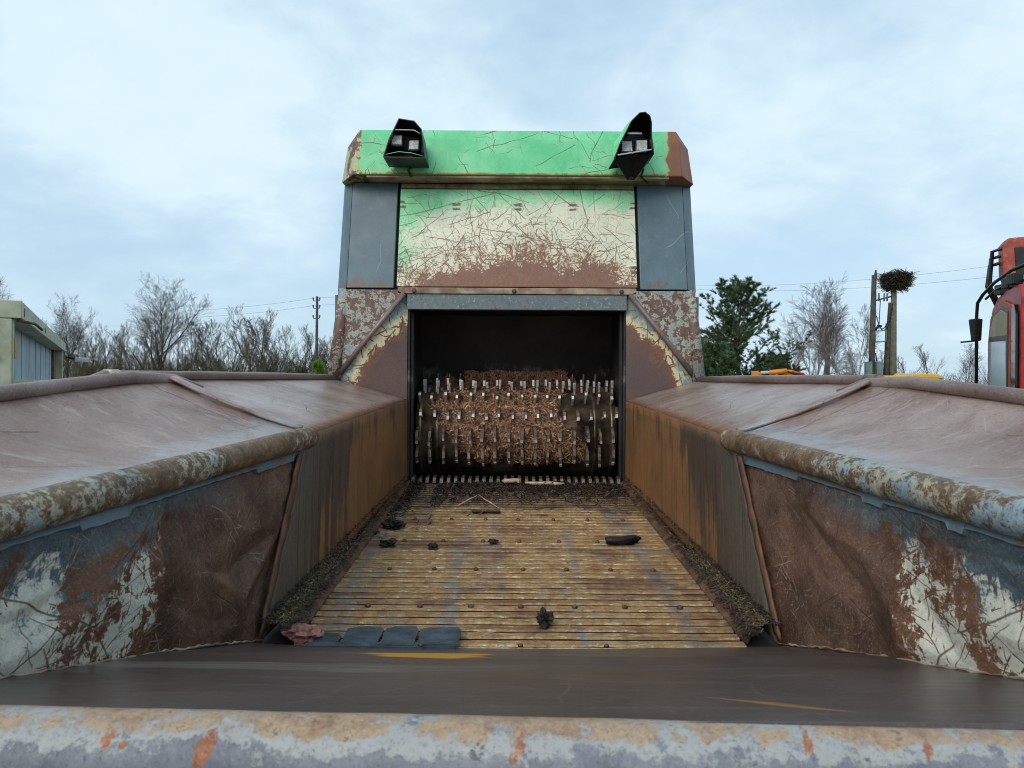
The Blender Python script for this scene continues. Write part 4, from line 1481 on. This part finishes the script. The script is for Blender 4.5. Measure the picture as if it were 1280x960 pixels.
def put_tree(name, proto, x, y, h, rz, label, group=None, base=-H, wide=1.0):
    t = thing(name, (x, y, base), label, 'tree', group)
    k_ = h / proto[2]
    t.scale = (k_ * wide, k_ * wide, k_)
    t.rotation_euler.z = rz
    for nm, me in (('trunk', proto[0]), ('crown', proto[1])):
        o = bpy.data.objects.new(nm, me)
        COL.objects.link(o)
        o.parent = t
    return t


def at(px_, Y):
    return (px_ - 640) / 930 * Y - .03


def top(py, Y):
    """tree height so that its tip is seen at picture height py"""
    return (480 - py) / 930 * Y + H


tw = (TM['trunk'], TM['twig'])
P_BIG = tree_proto('p', random.Random(12), tw, h=13, spread=.80, levels=4, first=.34, r0=.32, kids=11, twig_r=.012, up=.30, round_=True)
P_TALL = [tree_proto('p', random.Random(20 + i), (TM['trunk'], TM[('twig', 'twig_red', 'twig_olive', 'twig')[i]]), h=12, spread=(.42, .36, .5, .46)[i], levels=4, first=.25, r0=.16, kids=8, twig_r=.010, up=.5) for i in range(4)]
P_BUSHY = [tree_proto('p', random.Random(30 + i), (TM['trunk'], TM[('twig_olive', 'twig')[i]]), h=9, spread=.55, levels=4, first=.12, r0=.13, kids=10, twig_r=.014, up=.35) for i in range(2)]
P_BIRCH = [tree_proto('p', random.Random(50 + i), (TM['birch'], TM['birch_twig']), h=13, spread=.36, levels=4, first=.20, r0=.15, kids=10, twig_r=.009, up=.35, droop=.5) for i in range(3)]

put_tree('bare_tree', P_BIG, at(193, 62), 62, top(343, 62), 4.1, 'tall spreading bare tree standing out above the wood left of the shredder', wide=1.0)
put_tree('bare_tree', P_BIG, at(82, 70), 70, top(368, 70), 3.4, 'leaning bare tree with a forked crown beside the pale container', wide=.62)
put_tree('bare_tree', P_BIG, at(4, 40), 40, top(345, 40), 2.3, 'bare tree whose top shows above the pale container roof', wide=.8)
rt = random.Random(77)
for i in range(40):
    x_ = 62 + i * 9.5 + rt.uniform(-5, 5)
    Y = rt.uniform(72, 112)
    hpx = 406 + rt.uniform(-16, 30)
    if 125 < x_ < 150:
        hpx -= 4
    if x_ > 300 and x_ < 360:
        hpx -= 10
    put_tree('bare_tree', rt.choice(P_TALL), at(x_, Y), Y, top(hpx, Y), rt.uniform(0, 6.28), ('slender bare tree between the pale container and the tall spreading tree' if x_ < 150 else 'slender bare tree behind the tall spreading tree' if x_ < 240 else 'slender bare tree between the tall spreading tree and the rounded one' if x_ < 340 else 'slender bare tree of the wood beside the thin telegraph pole'), 'bare trees of the winter wood', wide=rt.uniform(.85, 1.2))
for x_, hp, Y, lb in ((272, 398, 66, 'dense dark bare tree right of the tall spreading one'), (345, 396, 66, 'rounded bare tree halfway to the telegraph pole'), (425, 415, 60, 'bare tree right of the thin telegraph pole')):
    put_tree('bare_tree', P_BUSHY[1], at(x_, Y), Y, top(hp, Y), x_ * .1, lb, wide=1.0)
for i in range(12):
    x_ = 70 + i * 31 + rt.uniform(-8, 8)
    Y = rt.uniform(58, 70)
    put_tree('bare_shrub', P_BUSHY[0], at(x_, Y), Y, top(447 + rt.uniform(-9, 9), Y), rt.uniform(0, 6.28), 'olive bare shrub at the foot of the winter wood', 'bare shrubs of the wood edge', wide=1.5)

# brush that closes the foot of the wood: nobody could count it
def brush(name, x0, x1, Y0, Y1, ztop, n, mat, label, seed):
    m = MB()
    rb = random.Random(seed)
    for _ in range(n):
        Y = rb.uniform(Y0, Y1)
        x = at(rb.uniform(x0, x1), Y)
        hgt = (H + ztop * Y / 80) * rb.uniform(.5, 1.1)
        p = Vector((x, Y, -H))
        d_ = Vector((rb.gauss(0, .25), rb.gauss(0, .25), 1))
        m.tube([p, p + d_ * hgt * .5, p + d_ * hgt + Vector((rb.gauss(0, .3), 0, 0))], [.035, .025, .008], 3, False)
        for q in range(3):
            s0 = p + d_ * hgt * rb.uniform(.25, .9)
            m.tube([s0, s0 + Vector((rb.gauss(0, .6), rb.gauss(0, .4), rb.uniform(.1, 1.0)))], [.018, .006], 3, False)
    tag(m.build(name, mat), label, 'brush', None, 'stuff')


brush('brushwood', 50, 440, 90, 125, 2.6, 3600, TM['twig'], 'dim grey brown brushwood filling the wood behind the bare trees', 5)
brush('brushwood', 970, 1300, 70, 110, 1.4, 1400, TM['twig'], 'low grey brushwood along the horizon behind the poles', 6)

# birches on the right
for x_, hp, Y, i, w_ in ((1008, 350, 66, 0, 1.15), (1056, 336, 64, 1, 1.15), (1035, 372, 72, 2, 1.0), (985, 388, 70, 1, 1.0), (1020, 385, 76, 2, .9), (1070, 378, 74, 0, .9)):
    lb = {1008: 'white stemmed birch on the left of the tall pair behind the pine', 1056: 'tallest white stemmed birch, just left of the poles'}.get(x_)
    put_tree('birch_tree', P_BIRCH[i], at(x_, Y), Y, top(hp, Y), x_ * .3, lb or 'slender reddish birch of the clump between pine and poles', None if lb else 'birches between pine and poles', wide=w_)
for x_, hp, Y, lb in ((1165, 425, 95, 'small bare tree right of the nest pole'), (1208, 424, 95, 'faint small birch beside the red cab'), (1090, 432, 80, 'low dark bare tree behind the pole with boxes'), (1072, 436, 84, 'low bare tree between the birches and the poles'), (1130, 440, 110, 'distant low bare tree behind the nest pole'), (1240, 430, 100, 'distant bare tree behind the red cab')):
    put_tree('bare_tree', P_BIRCH[2] if 'birch' in lb else P_TALL[1], at(x_, Y), Y, top(hp, Y), x_ * .2, lb, wide=1.25)


# pine
def tuft(m, c, d_, size, rng, n=13):
    d_ = d_.normalized()
    for _ in range(n):
        v = (d_ + Vector((rng.gauss(0, .55), rng.gauss(0, .55), rng.gauss(.15, .45)))).normalized()
        w = v.orthogonal().normalized() * size * .085
        w = Matrix.Rotation(rng.uniform(0, 6.28), 3, v) @ w
        e = c + v * size * rng.uniform(.7, 1.15)
        m.add([tuple(c - w), tuple(c + w), tuple(e)], [(0, 1, 2)])


def pine_mesh(rng, h, width):
    tr, fo = MB(), MB()
    pts = [Vector((.12 * math.sin(i * .9), .1 * math.cos(i * 1.3), h * .95 * i / 8)) for i in range(9)]
    tr.tube(pts, [.17 * (1 - .9 * i / 8) + .01 for i in range(9)], 8, False)
    zz = h * .10
    while zz < h * .96:
        t = zz / h
        L0 = width * (1.06 - t) ** .42 * (1.0 if t > .12 else .8)
        for _ in range(4 if t < .7 else 3):
            a = rng.uniform(0, 6.283)
            L = L0 * rng.uniform(.55, 1.12)
            i = min(int(t / .95 * 8), 7)
            p = pts[i].lerp(pts[i + 1], t / .95 * 8 - i)
            d_ = Vector((math.cos(a), math.sin(a), .18 + .9 * t + rng.uniform(-.1, .15)))
            bp = [p]
            q = p.copy()
            for s_ in range(6):
                d_ = (d_ + Vector((rng.gauss(0, .10), rng.gauss(0, .10), .09))).normalized()
                q = q + d_ * L / 6
                bp.append(q.copy())
            tr.tube(bp, [.045 * (1 - .8 * s_ / 6) * (1.2 - t) for s_ in range(7)], 4, False)
            for s_ in range(2, 7):
                for _k in range(3 + (s_ > 4)):
                    sd = (d_ * .8 + Vector((rng.gauss(0, .7), rng.gauss(0, .7), rng.uniform(0, .7)))).normalized()
                    ln = L * .22 * rng.uniform(.5, 1.2)
                    e = bp[s_] + sd * ln
                    tr.tube([bp[s_], e], [.012, .006], 3, False)
                    for f in (.45, .75, 1.0):
                        tuft(fo, bp[s_].lerp(e, f), sd, rng.uniform(.18, .30), rng)
        zz += h * .045
    return tr, fo


pr, pf = pine_mesh(random.Random(4), 9.0, 3.9)
P_PINE = (pr.mesh('trunk', mat=TM['pine_bark']), pf.mesh('crown', mat=TM['pine']), max(v[2] for v in pf.v))
put_tree('pine_tree', P_PINE, at(923, 44), 44, top(337, 44), .4, 'green bushy pine tree just right of the shredder housing', wide=1.35)
pr2, pf2 = pine_mesh(random.Random(14), 4.0, 2.4)
P_PINE2 = (pr2.mesh('trunk', mat=TM['pine_bark']), pf2.mesh('crown', mat=TM['pine']), max(v[2] for v in pf2.v))
put_tree('pine_tree', P_PINE2, at(893, 40), 40, top(418, 40), 2.0, 'low young pine under the tall one, against the shredder housing', wide=1.0)
put_tree('pine_tree', P_PINE2, at(965, 48), 48, top(436, 48), 4.0, 'low spreading young pine above the orange excavator', wide=1.1)
pr3, pf3 = pine_mesh(random.Random(24), 3.6, 1.0)
P_FIR = (pr3.mesh('trunk', mat=TM['pine_bark']), pf3.mesh('crown', mat=TM['bush']), max(v[2] for v in pf3.v))
put_tree('young_conifer', P_FIR, at(397, 40), 40, top(447, 40), 1.0, 'small bright green conifer left of the rusty gusset', wide=.85)

# ------------------------------------------------------------------ poles, wires, nest
WOOD = mat_plain('weathered_pole_wood', C(52, 48, 44), C(86, 80, 72), 5, .9)
CONC = mat_plain('mossy_concrete', C(84, 82, 70), C(112, 108, 94), 4, .9)
GREYM = mat_plain('grey_green_metal', C(92, 112, 108), C(122, 140, 134), 5, .5)
YP = 38


def pole(x_, Y, ytop, r, label, mat):
    t = thing('utility_pole', (at(x_, Y), Y, -H), label, 'pole')
    zt = (480 - ytop) / 930 * Y
    return t, zt


tA, zA = pole(395, 55, 372, .1, 'thin dark telegraph pole with insulators left of the shredder', WOOD)
xA = at(395, 55)
MB().tube([(xA, 55, -H), (xA + .05, 55, zA)], [.13, .09], 8).build('pole_shaft', WOOD, tA)
for zz in (zA - .2, zA - .75, zA - 1.5):
    for s in (-1, 1):
        MB().tube([(xA, 55, zz - .15), (xA + s * .22, 55, zz - .12), (xA + s * .24, 55, zz), (xA + s * .24, 55, zz + .12)], [.03, .03, .05, .06], 6).build('insulator', M['black'], tA)

tB, zB = pole(1090, YP, 335, .1, 'dark pole carrying grey switch boxes, left of the nest pole', WOOD)
xB = at(1090, YP)
MB().tube([(xB + .02, YP, -H), (xB - .02, YP, 1.5), (xB + .08, YP, zB - .25)], [.18, .15, .12], 10).build('pole_shaft', WOOD, tB)
MB().tube([(xB + .06, YP - .02, zB - .6), (xB + .13, YP - .02, zB - .35), (xB + .15, YP - .02, zB)], [.10, .09, .04], 8).build('pole_cap', WOOD, tB)
for s in (-1, 1):
    MB().box(xB + s * .27 - .15, xB + s * .27 + .15, YP - .3, YP - .02, .55, 1.25).build('switch_box', GREYM, tB, bevel=.02)
    MB().tube([(xB + s * .2, YP - .1, 1.2), (xB + s * .12, YP - .1, 1.7)], .03, 6).build('conduit', M['black'], tB)
MB().tube([(xB + .08, YP - .1, 2.25), (xB + .65, YP - .1, 2.3), (xB + .65, YP - .1, 2.85), (xB + .1, YP - .1, 2.8), (xB + .08, YP - .1, 2.25)], .045, 6).build('switch_frame', GREYM, tB)
MB().tube([(xB + .12, YP - .1, 2.85), (xB + .25, YP - .1, 3.1), (xB + .42, YP - .1, 3.05)], .06, 6).build('switch_arm', M['black'], tB)
MB().tube([(xB + .05, YP, 4.35), (xB + .8, YP, 4.55), (xB + 1.0, YP, 4.6)], .045, 6).build('cross_bracket', WOOD, tB)
for q in (.15, .32, .6, .75):
    MB().tube([(xB + q, YP, 4.35), (xB + q, YP, 4.75)], .045, 6).build('insulator', GREYM, tB)

xC = at(1116, YP)
tC = thing('utility_pole', (xC, YP, -H), 'stout double post carrying the stork nest', 'pole')
zC = (480 - 358) / 930 * YP
MB().tube([(xC + .02, YP, -H), (xC + .0, YP, 1.5), (xC + .03, YP, zC)], [.21, .17, .13], 10).build('pole_shaft', CONC, tC)
MB().tube([(xC - .45, YP + .1, -H), (xC - .25, YP + .1, 1.5), (xC - .10, YP + .1, zC - .7)], [.17, .15, .10], 8).build('pole_prop', WOOD, tC)


def wire(name, pts, r, label):
    m = MB()
    full = []
    for a, b2, sag in pts:
        for i in range(13):
            t = i / 12
            q = lerp(a, b2, t)
            full.append((q[0], q[1], q[2] - sag * 4 * t * (1 - t)))
    m.tube(full, r, 5)
    return tag(m.build(name, M['black']), label, 'cable')


wire('slack_cable', [((xB + .15, YP - .1, 3.6), (xC - .1, YP - .1, 4.0), .95)], .026, 'upper slack black cable looped between the two poles')
wire('slack_cable', [((xB + .3, YP - .1, 3.05), (xC - .1, YP - .1, 4.2), .55)], .026, 'lower slack black cable looped between the two poles')
wire('slack_cable', [((xB + .35, YP - .1, 4.4), (xB + .28, YP - .1, 2.9), .0)], .022, 'cable dropping from the bracket beside the dark pole')
wire('slack_cable', [((xC - .42, YP - .1, 3.2), (xC - .52, YP - .1, 0), .0)], .026, 'black cable hanging down the nest post')
mw = mat_plain('thin_wire', C(92, 104, 114), C(104, 116, 126), 2, .7)
for i, (ya, yb3) in enumerate(((355, 320), (360, 335))):
    Y1_, Y2_ = 62, 40
    a = (at(870, Y1_), Y1_, (480 - ya) / 930 * Y1_)
    b2 = (at(1300, Y2_), Y2_, (480 - yb3) / 930 * Y2_)
    m = MB()
    m.tube([tuple(Vector(lerp(a, b2, t / 16)) - Vector((0, 0, .5 * 4 * t / 16 * (1 - t / 16)))) for t in range(17)], .007, 4)
    tag(m.build('power_line', mw), ('upper', 'lower')[i] + ' thin power line crossing the sky above the poles', 'wire')
for i, z_ in enumerate((zA - .1, zA - .65)):
    m = MB()
    m.tube([tuple(Vector(lerp((at(210, 62), 62, z_ - .4), (xA, 55, z_), t / 12)) - Vector((0, 0, .8 * t / 12 * (1 - t / 12)))) for t in range(13)] + [(xA + 9, 52, z_)], .008, 4)
    tag(m.build('power_line', mw), ('upper', 'lower')[i] + ' faint wire strung left from the thin telegraph pole', 'wire')

# stork nest
nest = thing('stork_nest', (xC, YP, zC), 'shaggy brown stork nest of sticks on the stout post', 'nest')
ms, mg = MB(), MB()
rn = random.Random(31)
zn = (480 - 349) / 930 * YP
for _ in range(2200):
    a = rn.uniform(0, 6.283)
    rad = .62 * math.sqrt(rn.random())
    v = rn.uniform(-.35, .38)
    rad *= .60 + .45 * (v + .35) / .7
    c_ = Vector((xC + .12 + rad * math.cos(a), YP + rad * math.sin(a), zn + v))
    d_ = Vector((-math.sin(a) + rn.gauss(0, .5), math.cos(a) + rn.gauss(0, .5), rn.gauss(0, .3))).normalized()
    if rn.random() < .38:
        d_ = Vector((math.cos(a), math.sin(a), rn.uniform(-1.0, .4))).normalized()
    l_ = rn.uniform(.15, .48)
    ms.tube([c_ - d_ * l_, c_ + d_ * l_], [.016, .010], 3, False)
ms.build('sticks', mat_plain('nest_sticks', C(50, 42, 36), C(84, 74, 62), 6, .9), nest)
mg.lump((xC + .32, YP, zn + .36), (.34, .34, .10), rn, .3, 2)
mg.build('mossy_top', mat_plain('nest_moss', C(62, 70, 42), C(88, 92, 58), 8, .9), nest)

# stub of a propped post before the birches
tD = thing('propped_post', (at(1034, 34), 34, -H), 'dark leaning double post in front of the birches', 'post')
MB().tube([(at(1035, 34), 34, -H), (at(1035, 34), 34, (480 - 432) / 930 * 34)], [.10, .075], 8).build('pole_shaft', WOOD, tD)
MB().tube([(at(1020, 34), 34, -H), (at(1034, 34), 34, (480 - 440) / 930 * 34)], [.08, .06], 8).build('pole_prop', WOOD, tD)

# ------------------------------------------------------------------ pale container on the left
CRM = mat_plain('stained_cream_green_paint', C(150, 152, 124), C(186, 190, 166), 2.5, .5, bs=.15)
CBL = mat_plain('chalky_blue_panel', C(132, 150, 162), C(164, 180, 188), 1.6, .55, bs=.1)
shed = thing('metal_container', (-6.15, 9.3, -H), 'pale cream metal container with recessed blue panels and overhanging roof edge', 'container')
cx, cy, cz = -6.16, 9.3, 1.0
dv = Vector((-.547, 1, 0)).normalized()            # along the long side, away from the viewer
nv = Vector((dv.y, -dv.x, 0))                      # outward from the long side (to the right)
LEN = 11.6


def sp(a, o_, z):
    q = Vector((cx, cy, 0)) + dv * a + nv * o_
    return (q.x, q.y, z)


def sbox(mb, a0, a1, o0, o1, z0, z1):
    mb.hexa([sp(a0, o0, z0), sp(a1, o0, z0), sp(a1, o1, z0), sp(a0, o1, z0)], [sp(a0, o0, z1), sp(a1, o0, z1), sp(a1, o1, z1), sp(a0, o1, z1)])
    return mb


sbox(MB(), .0, LEN, -2.4, -.26, -H + .3, .93).build('box_body', CBL, shed)
sbox(MB(), -.05, LEN + .05, -2.5, .0, .78, 1.0).build('roof_edge', CRM, shed, bevel=.01)
sbox(MB(), -.02, .16, -.255, -.09, -H + .3, .775).build('corner_post', CRM, shed, bevel=.01)
sbox(MB(), LEN - .35, LEN - .05, -.255, -.05, -H + .3, .775).build('corner_post', CRM, shed, bevel=.01)
sbox(MB(), .17, LEN - .36, -.255, -.12, -.16, .02).build('side_sill', CRM, shed, bevel=.01)
sbox(MB(), -.06, -.002, -2.4, -.10, -H + .3, .77).build('end_wall', CRM, shed, bevel=.01)
for q in range(7):
    sbox(MB(), 1.7 + q * 1.35, 1.74 + q * 1.35, -.258, -.252, .03, .775).build('panel_rib', CBL, shed)
sbox(MB(), LEN - 1.0, LEN - .4, -.256, -.20, .03, .775).build('dark_opening', M['rust'], shed)
sbox(MB(), .10, LEN - .1, -2.2, -.4, -H, -H + .3).build('skid_base', M['grime'], shed)
for aa in (.30, 4.1):
    sbox(MB(), aa, aa + .05, -.001, .008, .83, .93).build('rust_slot', M['rust'], shed)
MB().prism([sp(-.055, -.55, .86), sp(-.055, -.50, .86), sp(-.055, -.50, .95), sp(-.055, -.55, .95)], (0, -.006, 0)).build('rust_slot', M['rust'], shed)
MB().tube([sp(.05, -.05, .76), sp(.35, .12, .74), sp(.55, .18, .68)], .018, 6).build('bent_bracket', M['rust'], shed)
MB().tube([sp(-.075, -.28, .30), sp(-.11, -.28, .30)], .035, 10).build('door_knob', M['lens'], shed)
MB().tube([sp(LEN - .2, .02, .62), sp(LEN - .2, .30, .60)], .03, 6).build('lamp_arm', M['black'], shed)
sbox(MB(), LEN - .3, LEN - .05, .22, .55, .50, .62).build('wall_lamp', M['lens'], shed, bevel=.02)
sbox(MB(), .10, .42, -.088, -.083, .28, .55).build('orange_sticker', mat_plain('orange_sticker', C(200, 140, 60), C(176, 120, 60), 9), shed)

# ------------------------------------------------------------------ red forestry machine on the right
RED = mat_plain('faded_red_paint', C(138, 28, 26), C(186, 52, 42), 7, .38, bs=.1)
RED2 = mat_plain('dusty_pink_red_paint', C(142, 56, 42), C(190, 96, 74), 9, .5, bs=.1)
kg = Mat('cab_glass')
GLASS = kg.out(C(176, 190, 198), .12, .0)  # bright reflection painted in as a pale base colour
kg.b.inputs['Transmission Weight'].default_value = .25
kg2 = Mat('dark_cab_glass')
DGLASS = kg2.out(C(14, 16, 18), .06, 0)
TAN = mat_plain('tan_sun_blind', C(150, 138, 110), C(170, 160, 132), 6, .7)
red = thing('forestry_machine', (7.0, 8.6, -H), 'red forestry machine with slanted cab window and raised boom at right edge', 'machine')
cC = Vector((5.42, 8.0, 0))
e1 = Vector((.345, .94, 0)).normalized()
e2 = Vector((e1.y, -e1.x, 0))


def cp(a, b_, z):
    q = cC + e1 * a + e2 * b_
    return Vector((q.x, q.y, z))


# cab side outline in (depth a, height z)
prof = [(0, -1.4), (0, .98), (.06, 1.10), (.25, 1.12), (.55, 1.12), (.95, 1.07), (1.20, .96), (1.30, .82), (1.34, .5), (1.34, -1.4)]
MB().prism([cp(a, .02, z) for a, z in prof], tuple(e2 * 1.55)).build('cab_body', RED, red, bevel=.02)


def cab_panel(name, pts, t, out, mat, bv=.006):
    return MB().prism([cp(a, -out, z) for a, z in pts], tuple(e2 * t)).build(name, mat, red, bevel=bv)


fr = cab_panel('window_frame', [(.30, -1.3), (.30, .92), (.62, 1.00), (.98, .95), (1.16, .82), (1.26, .55), (1.26, -1.3)], .03, .012, RED2)
cab_panel('window_seal', [(.36, -1.2), (.36, .86), (.64, .93), (.96, .88), (1.12, .75), (1.20, .5), (1.20, -1.2)], .03, .020, M['black'])
cab_panel('sun_blind', [(.40, .58), (.40, .83), (.64, .89), (.95, .84), (1.09, .72), (1.14, .60)], .03, .026, TAN)
cab_panel('side_window', [(.42, -.20 + .0), (.42, .52), (1.16, .55), (1.16, -.20)], .03, .028, GLASS)
cab_panel('lower_window', [(.42, -1.0), (.42, -.26), (1.16, -.26), (1.16, -1.0)], .03, .028, DGLASS)
cab_panel('slot_window', [(.10, -.10), (.08, .0), (.08, .80), (.14, .90), (.20, .92), (.25, .86), (.25, .0), (.20, -.12), (.14, -.16)], .03, .014, DGLASS)
MB().tube([cp(.15, -.02, -.3), cp(.15, -.03, -.36)], .03, 8).build('door_latch', M['black'], red)
MB().prism([cp(-.012, .22, .10), cp(-.012, .60, .10), cp(-.012, .60, .80), cp(-.012, .22, .80)], tuple(e1 * .02)).build('rear_window', DGLASS, red, bevel=.01)
MB().prism([cp(-.006, .05, .1), cp(-.006, .10, .0), cp(-.006, .12, .75), cp(-.006, .06, .80)], tuple(e1 * .01)).build('paint_patch', CRM, red)
# guard tube over the roof down the windscreen edge
gt = MB()
gt.tube([cp(-.3, .5, 1.42), cp(.0, .15, 1.36), cp(.3, .0, 1.30), cp(.9, -.03, 1.24), cp(1.25, -.07, 1.14), cp(1.38, -.10, 1.05), cp(1.42, -.10, .9), cp(1.42, -.10, -1.2)], .02, 10)
gt.tube([cp(-.1, .35, 1.16), cp(.35, .02, 1.18), cp(.8, -.03, 1.15), cp(1.2, -.05, 1.08)], .014, 8)
gt.build('guard_rail', M['black'], red)
for a, z in ((.30, 1.16), (.50, 1.14), (.80, 1.10)):
    MB().box(*(lambda q: (q.x - .06, q.x + .06, q.y - .06, q.y + .06, z - .02, z + .10))(cp(a, .03, z))).build('roof_lamp', M['black'], red, bevel=.01)
q = cp(1.48, -.10, .60)
MB().hexa([(q.x - .03, q.y - .05, .58), (q.x + .05, q.y - .05, .58), (q.x + .05, q.y + .05, .58), (q.x - .03, q.y + .05, .58)],
          [(q.x - .06, q.y - .06, .86), (q.x + .06, q.y - .06, .86), (q.x + .06, q.y + .06, .86), (q.x - .06, q.y + .06, .86)]).build('front_lamp', M['black'], red, bevel=.015)
MB().tube([(q.x - .02, q.y - .05, .58), (q.x - .22, q.y - .06, .56)], .012, 6).build('mirror_arm', M['black'], red)
# boom root above the cab
bmx = MB()
bmx.prism([cp(1.1, .20, 1.13), cp(1.1, .11, 1.35), cp(1.1, .10, 1.72), cp(1.1, .16, 1.80), cp(1.1, 1.6, 1.86), cp(1.1, 1.6, 1.13)], tuple(e1 * .22))
bmx.build('boom', RED2, red, bevel=.02)
MB().prism([cp(1.085, .24, 1.36), cp(1.085, 1.5, 1.26), cp(1.085, 1.5, 1.72), cp(1.085, .22, 1.68)], tuple(e1 * .02)).build('boom_recess', M['black'], red, bevel=.01)
for i, (da, zt_) in enumerate(((1.22, 1.66), (1.28, 1.58), (1.34, 1.50))):
    MB().tube([cp(da, .10, 1.0), cp(da + .03, .0, 1.25), cp(da - .0, .02, zt_), cp(da - .10, .14, zt_ + .03)], .024, 8).build('hydraulic_hose', M['black'], red)
MB().hexa([tuple(cp(-.4, -.15, -H + .35)), tuple(cp(2.4, -.15, -H + .35)), tuple(cp(2.4, 2.4, -H + .35)), tuple(cp(-.4, 2.4, -H + .35))],
          [tuple(cp(-.4, -.1, -1.41)), tuple(cp(2.3, -.1, -1.41)), tuple(cp(2.3, 2.3, -1.41)), tuple(cp(-.4, 2.3, -1.41))]).build('undercarriage', M['black'], red, bevel=.05)
MB().prism([cp(-.3, 1.6, -1.4), cp(2.2, 1.6, -1.4), cp(2.2, 1.6, .55), cp(-.3, 1.6, .7)], tuple(e2 * 1.1)).build('engine_house', RED, red, bevel=.04)
for aa in (-.1, 2.0):
    for bb in (-.02, 2.1):
        MB().tube([cp(aa, bb - .14, -H + .4), cp(aa, bb - .13, -H + .4), cp(aa, bb + .13, -H + .4), cp(aa, bb + .14, -H + .4)], [.34, .40, .40, .34], 20).build('wheel', M['black'], red)

# ------------------------------------------------------------------ orange excavator and yellow loader in the distance
ORG = mat_plain('orange_paint', C(214, 118, 20), C(232, 146, 40), 2, .42, bs=.1)
YEL = mat_plain('yellow_paint', C(206, 160, 40), C(222, 178, 60), 2, .45, bs=.1)
YO = 31
ox = lambda p: at(p, YO)
oz = lambda p: (480 - p) / 930 * YO
ex = thing('excavator', (ox(990), YO, -H), 'orange excavator with folded arched boom showing beyond the right hopper rail', 'excavator')
MB().prism([(ox(968), YO, oz(474)), (ox(975), YO, oz(463)), (ox(987), YO, oz(460)), (ox(1000), YO, oz(463)), (ox(1014), YO, oz(470)), (ox(1030), YO, oz(472)), (ox(1040), YO, oz(486)), (ox(1012), YO, oz(484)), (ox(995), YO, oz(474)), (ox(980), YO, oz(472))], (0, .45, 0)).build('boom', ORG, ex, bevel=.02)
MB().tube([(ox(950), YO - .1, oz(464)), (ox(964), YO - .1, oz(463.5))], .07, 10).build('ram_rod', M['lens'], ex)
MB().tube([(ox(961), YO - .1, oz(464)), (ox(982), YO - .1, oz(461.5))], .11, 10).build('ram_cylinder', ORG, ex)
MB().prism([(ox(942), YO, oz(474)), (ox(943), YO, oz(462)), (ox(948), YO, oz(462)), (ox(953), YO, oz(466)), (ox(953), YO, oz(480)), (ox(946), YO, oz(500))], (0, .4, 0)).build('stick_arm', ORG, ex, bevel=.02)
MB().tube([(ox(958), YO - .05, oz(474)), (ox(970), YO - .06, oz(468)), (ox(983), YO - .05, oz(462)), (ox(1000), YO - .05, oz(468))], .035, 6).build('hydraulic_hose', M['black'], ex)
MB().tube([(ox(990), YO - .06, oz(463)), (ox(1003), YO - .06, oz(465)), (ox(1012), YO - .06, oz(473))], .05, 6).build('boom_pipe', RED, ex)
MB().box(ox(1012), ox(1090), YO - .9, YO + 1.4, -1.35, -.32).build('engine_house', ORG, ex, bevel=.1)
for yy in (-.9, 1.0):
    MB().prism([(ox(1000), YO + yy, -H), (ox(1100), YO + yy, -H), (ox(1108), YO + yy, -H + .4), (ox(1098), YO + yy, -H + .85), (ox(1002), YO + yy, -H + .85), (ox(993), YO + yy, -H + .4)], (0, .5, 0)).build('track', M['black'], ex, bevel=.05)
MB().box(ox(1025), ox(1080), YO - .4, YO + .9, -H + .75, -1.34).build('turntable', M['grime'], ex)

YY = 27
yx = lambda p: at(p, YY)
yz = lambda p: (480 - p) / 930 * YY
yl = thing('wheel_loader', (yx(1148), YY, -H), 'yellow wheel loader, only its flat cab roof above the right hopper rail', 'loader')
MB().hexa([(yx(1114), YY, yz(470.5)), (yx(1180), YY, yz(472)), (yx(1180), YY + 1.5, yz(472)), (yx(1114), YY + 1.5, yz(470.5))],
          [(yx(1116), YY, yz(467)), (yx(1178), YY, yz(467)), (yx(1178), YY + 1.5, yz(465)), (yx(1118), YY + 1.5, yz(466))]).build('roof_rim', YEL, yl, bevel=.03)
MB().hexa([(yx(1138), YY - .02, yz(469.8)), (yx(1179), YY - .02, yz(469.8)), (yx(1178), YY + 1.4, yz(469)), (yx(1136), YY + 1.4, yz(469))],
          [(yx(1140), YY, yz(464)), (yx(1174), YY, yz(464)), (yx(1172), YY + 1.3, yz(463)), (yx(1142), YY + 1.3, yz(463))]).build('roof', YEL, yl, bevel=.04)
MB().box(yx(1122), yx(1174), YY + .1, YY + 1.4, -1.0, yz(472.2)).build('cab_glazing', DGLASS, yl)
for p_ in (1120, 1172):
    for d_ in (.05, 1.38):
        MB().box(yx(p_), yx(p_ + 3), YY + d_, YY + d_ + .08, -1.0, yz(472.1)).build('cab_post', YEL, yl)
MB().box(yx(1100), yx(1230), YY + .05, YY + 1.45, -1.75, -1.005).build('loader_body', YEL, yl, bevel=.05)
for p_ in (1118, 1210):
    for d_ in (-.15, 1.45):
        MB().tube([(yx(p_), YY + d_, -H + .6), (yx(p_), YY + d_ + .02, -H + .6), (yx(p_), YY + d_ + .33, -H + .6), (yx(p_), YY + d_ + .35, -H + .6)], [.5, .6, .6, .5], 20).build('wheel', M['black'], yl)
MB().box(yx(1173), yx(1178), YY - .06, YY - .021, yz(469.2), yz(466.5)).build('roof_lamp', M['lens'], yl)
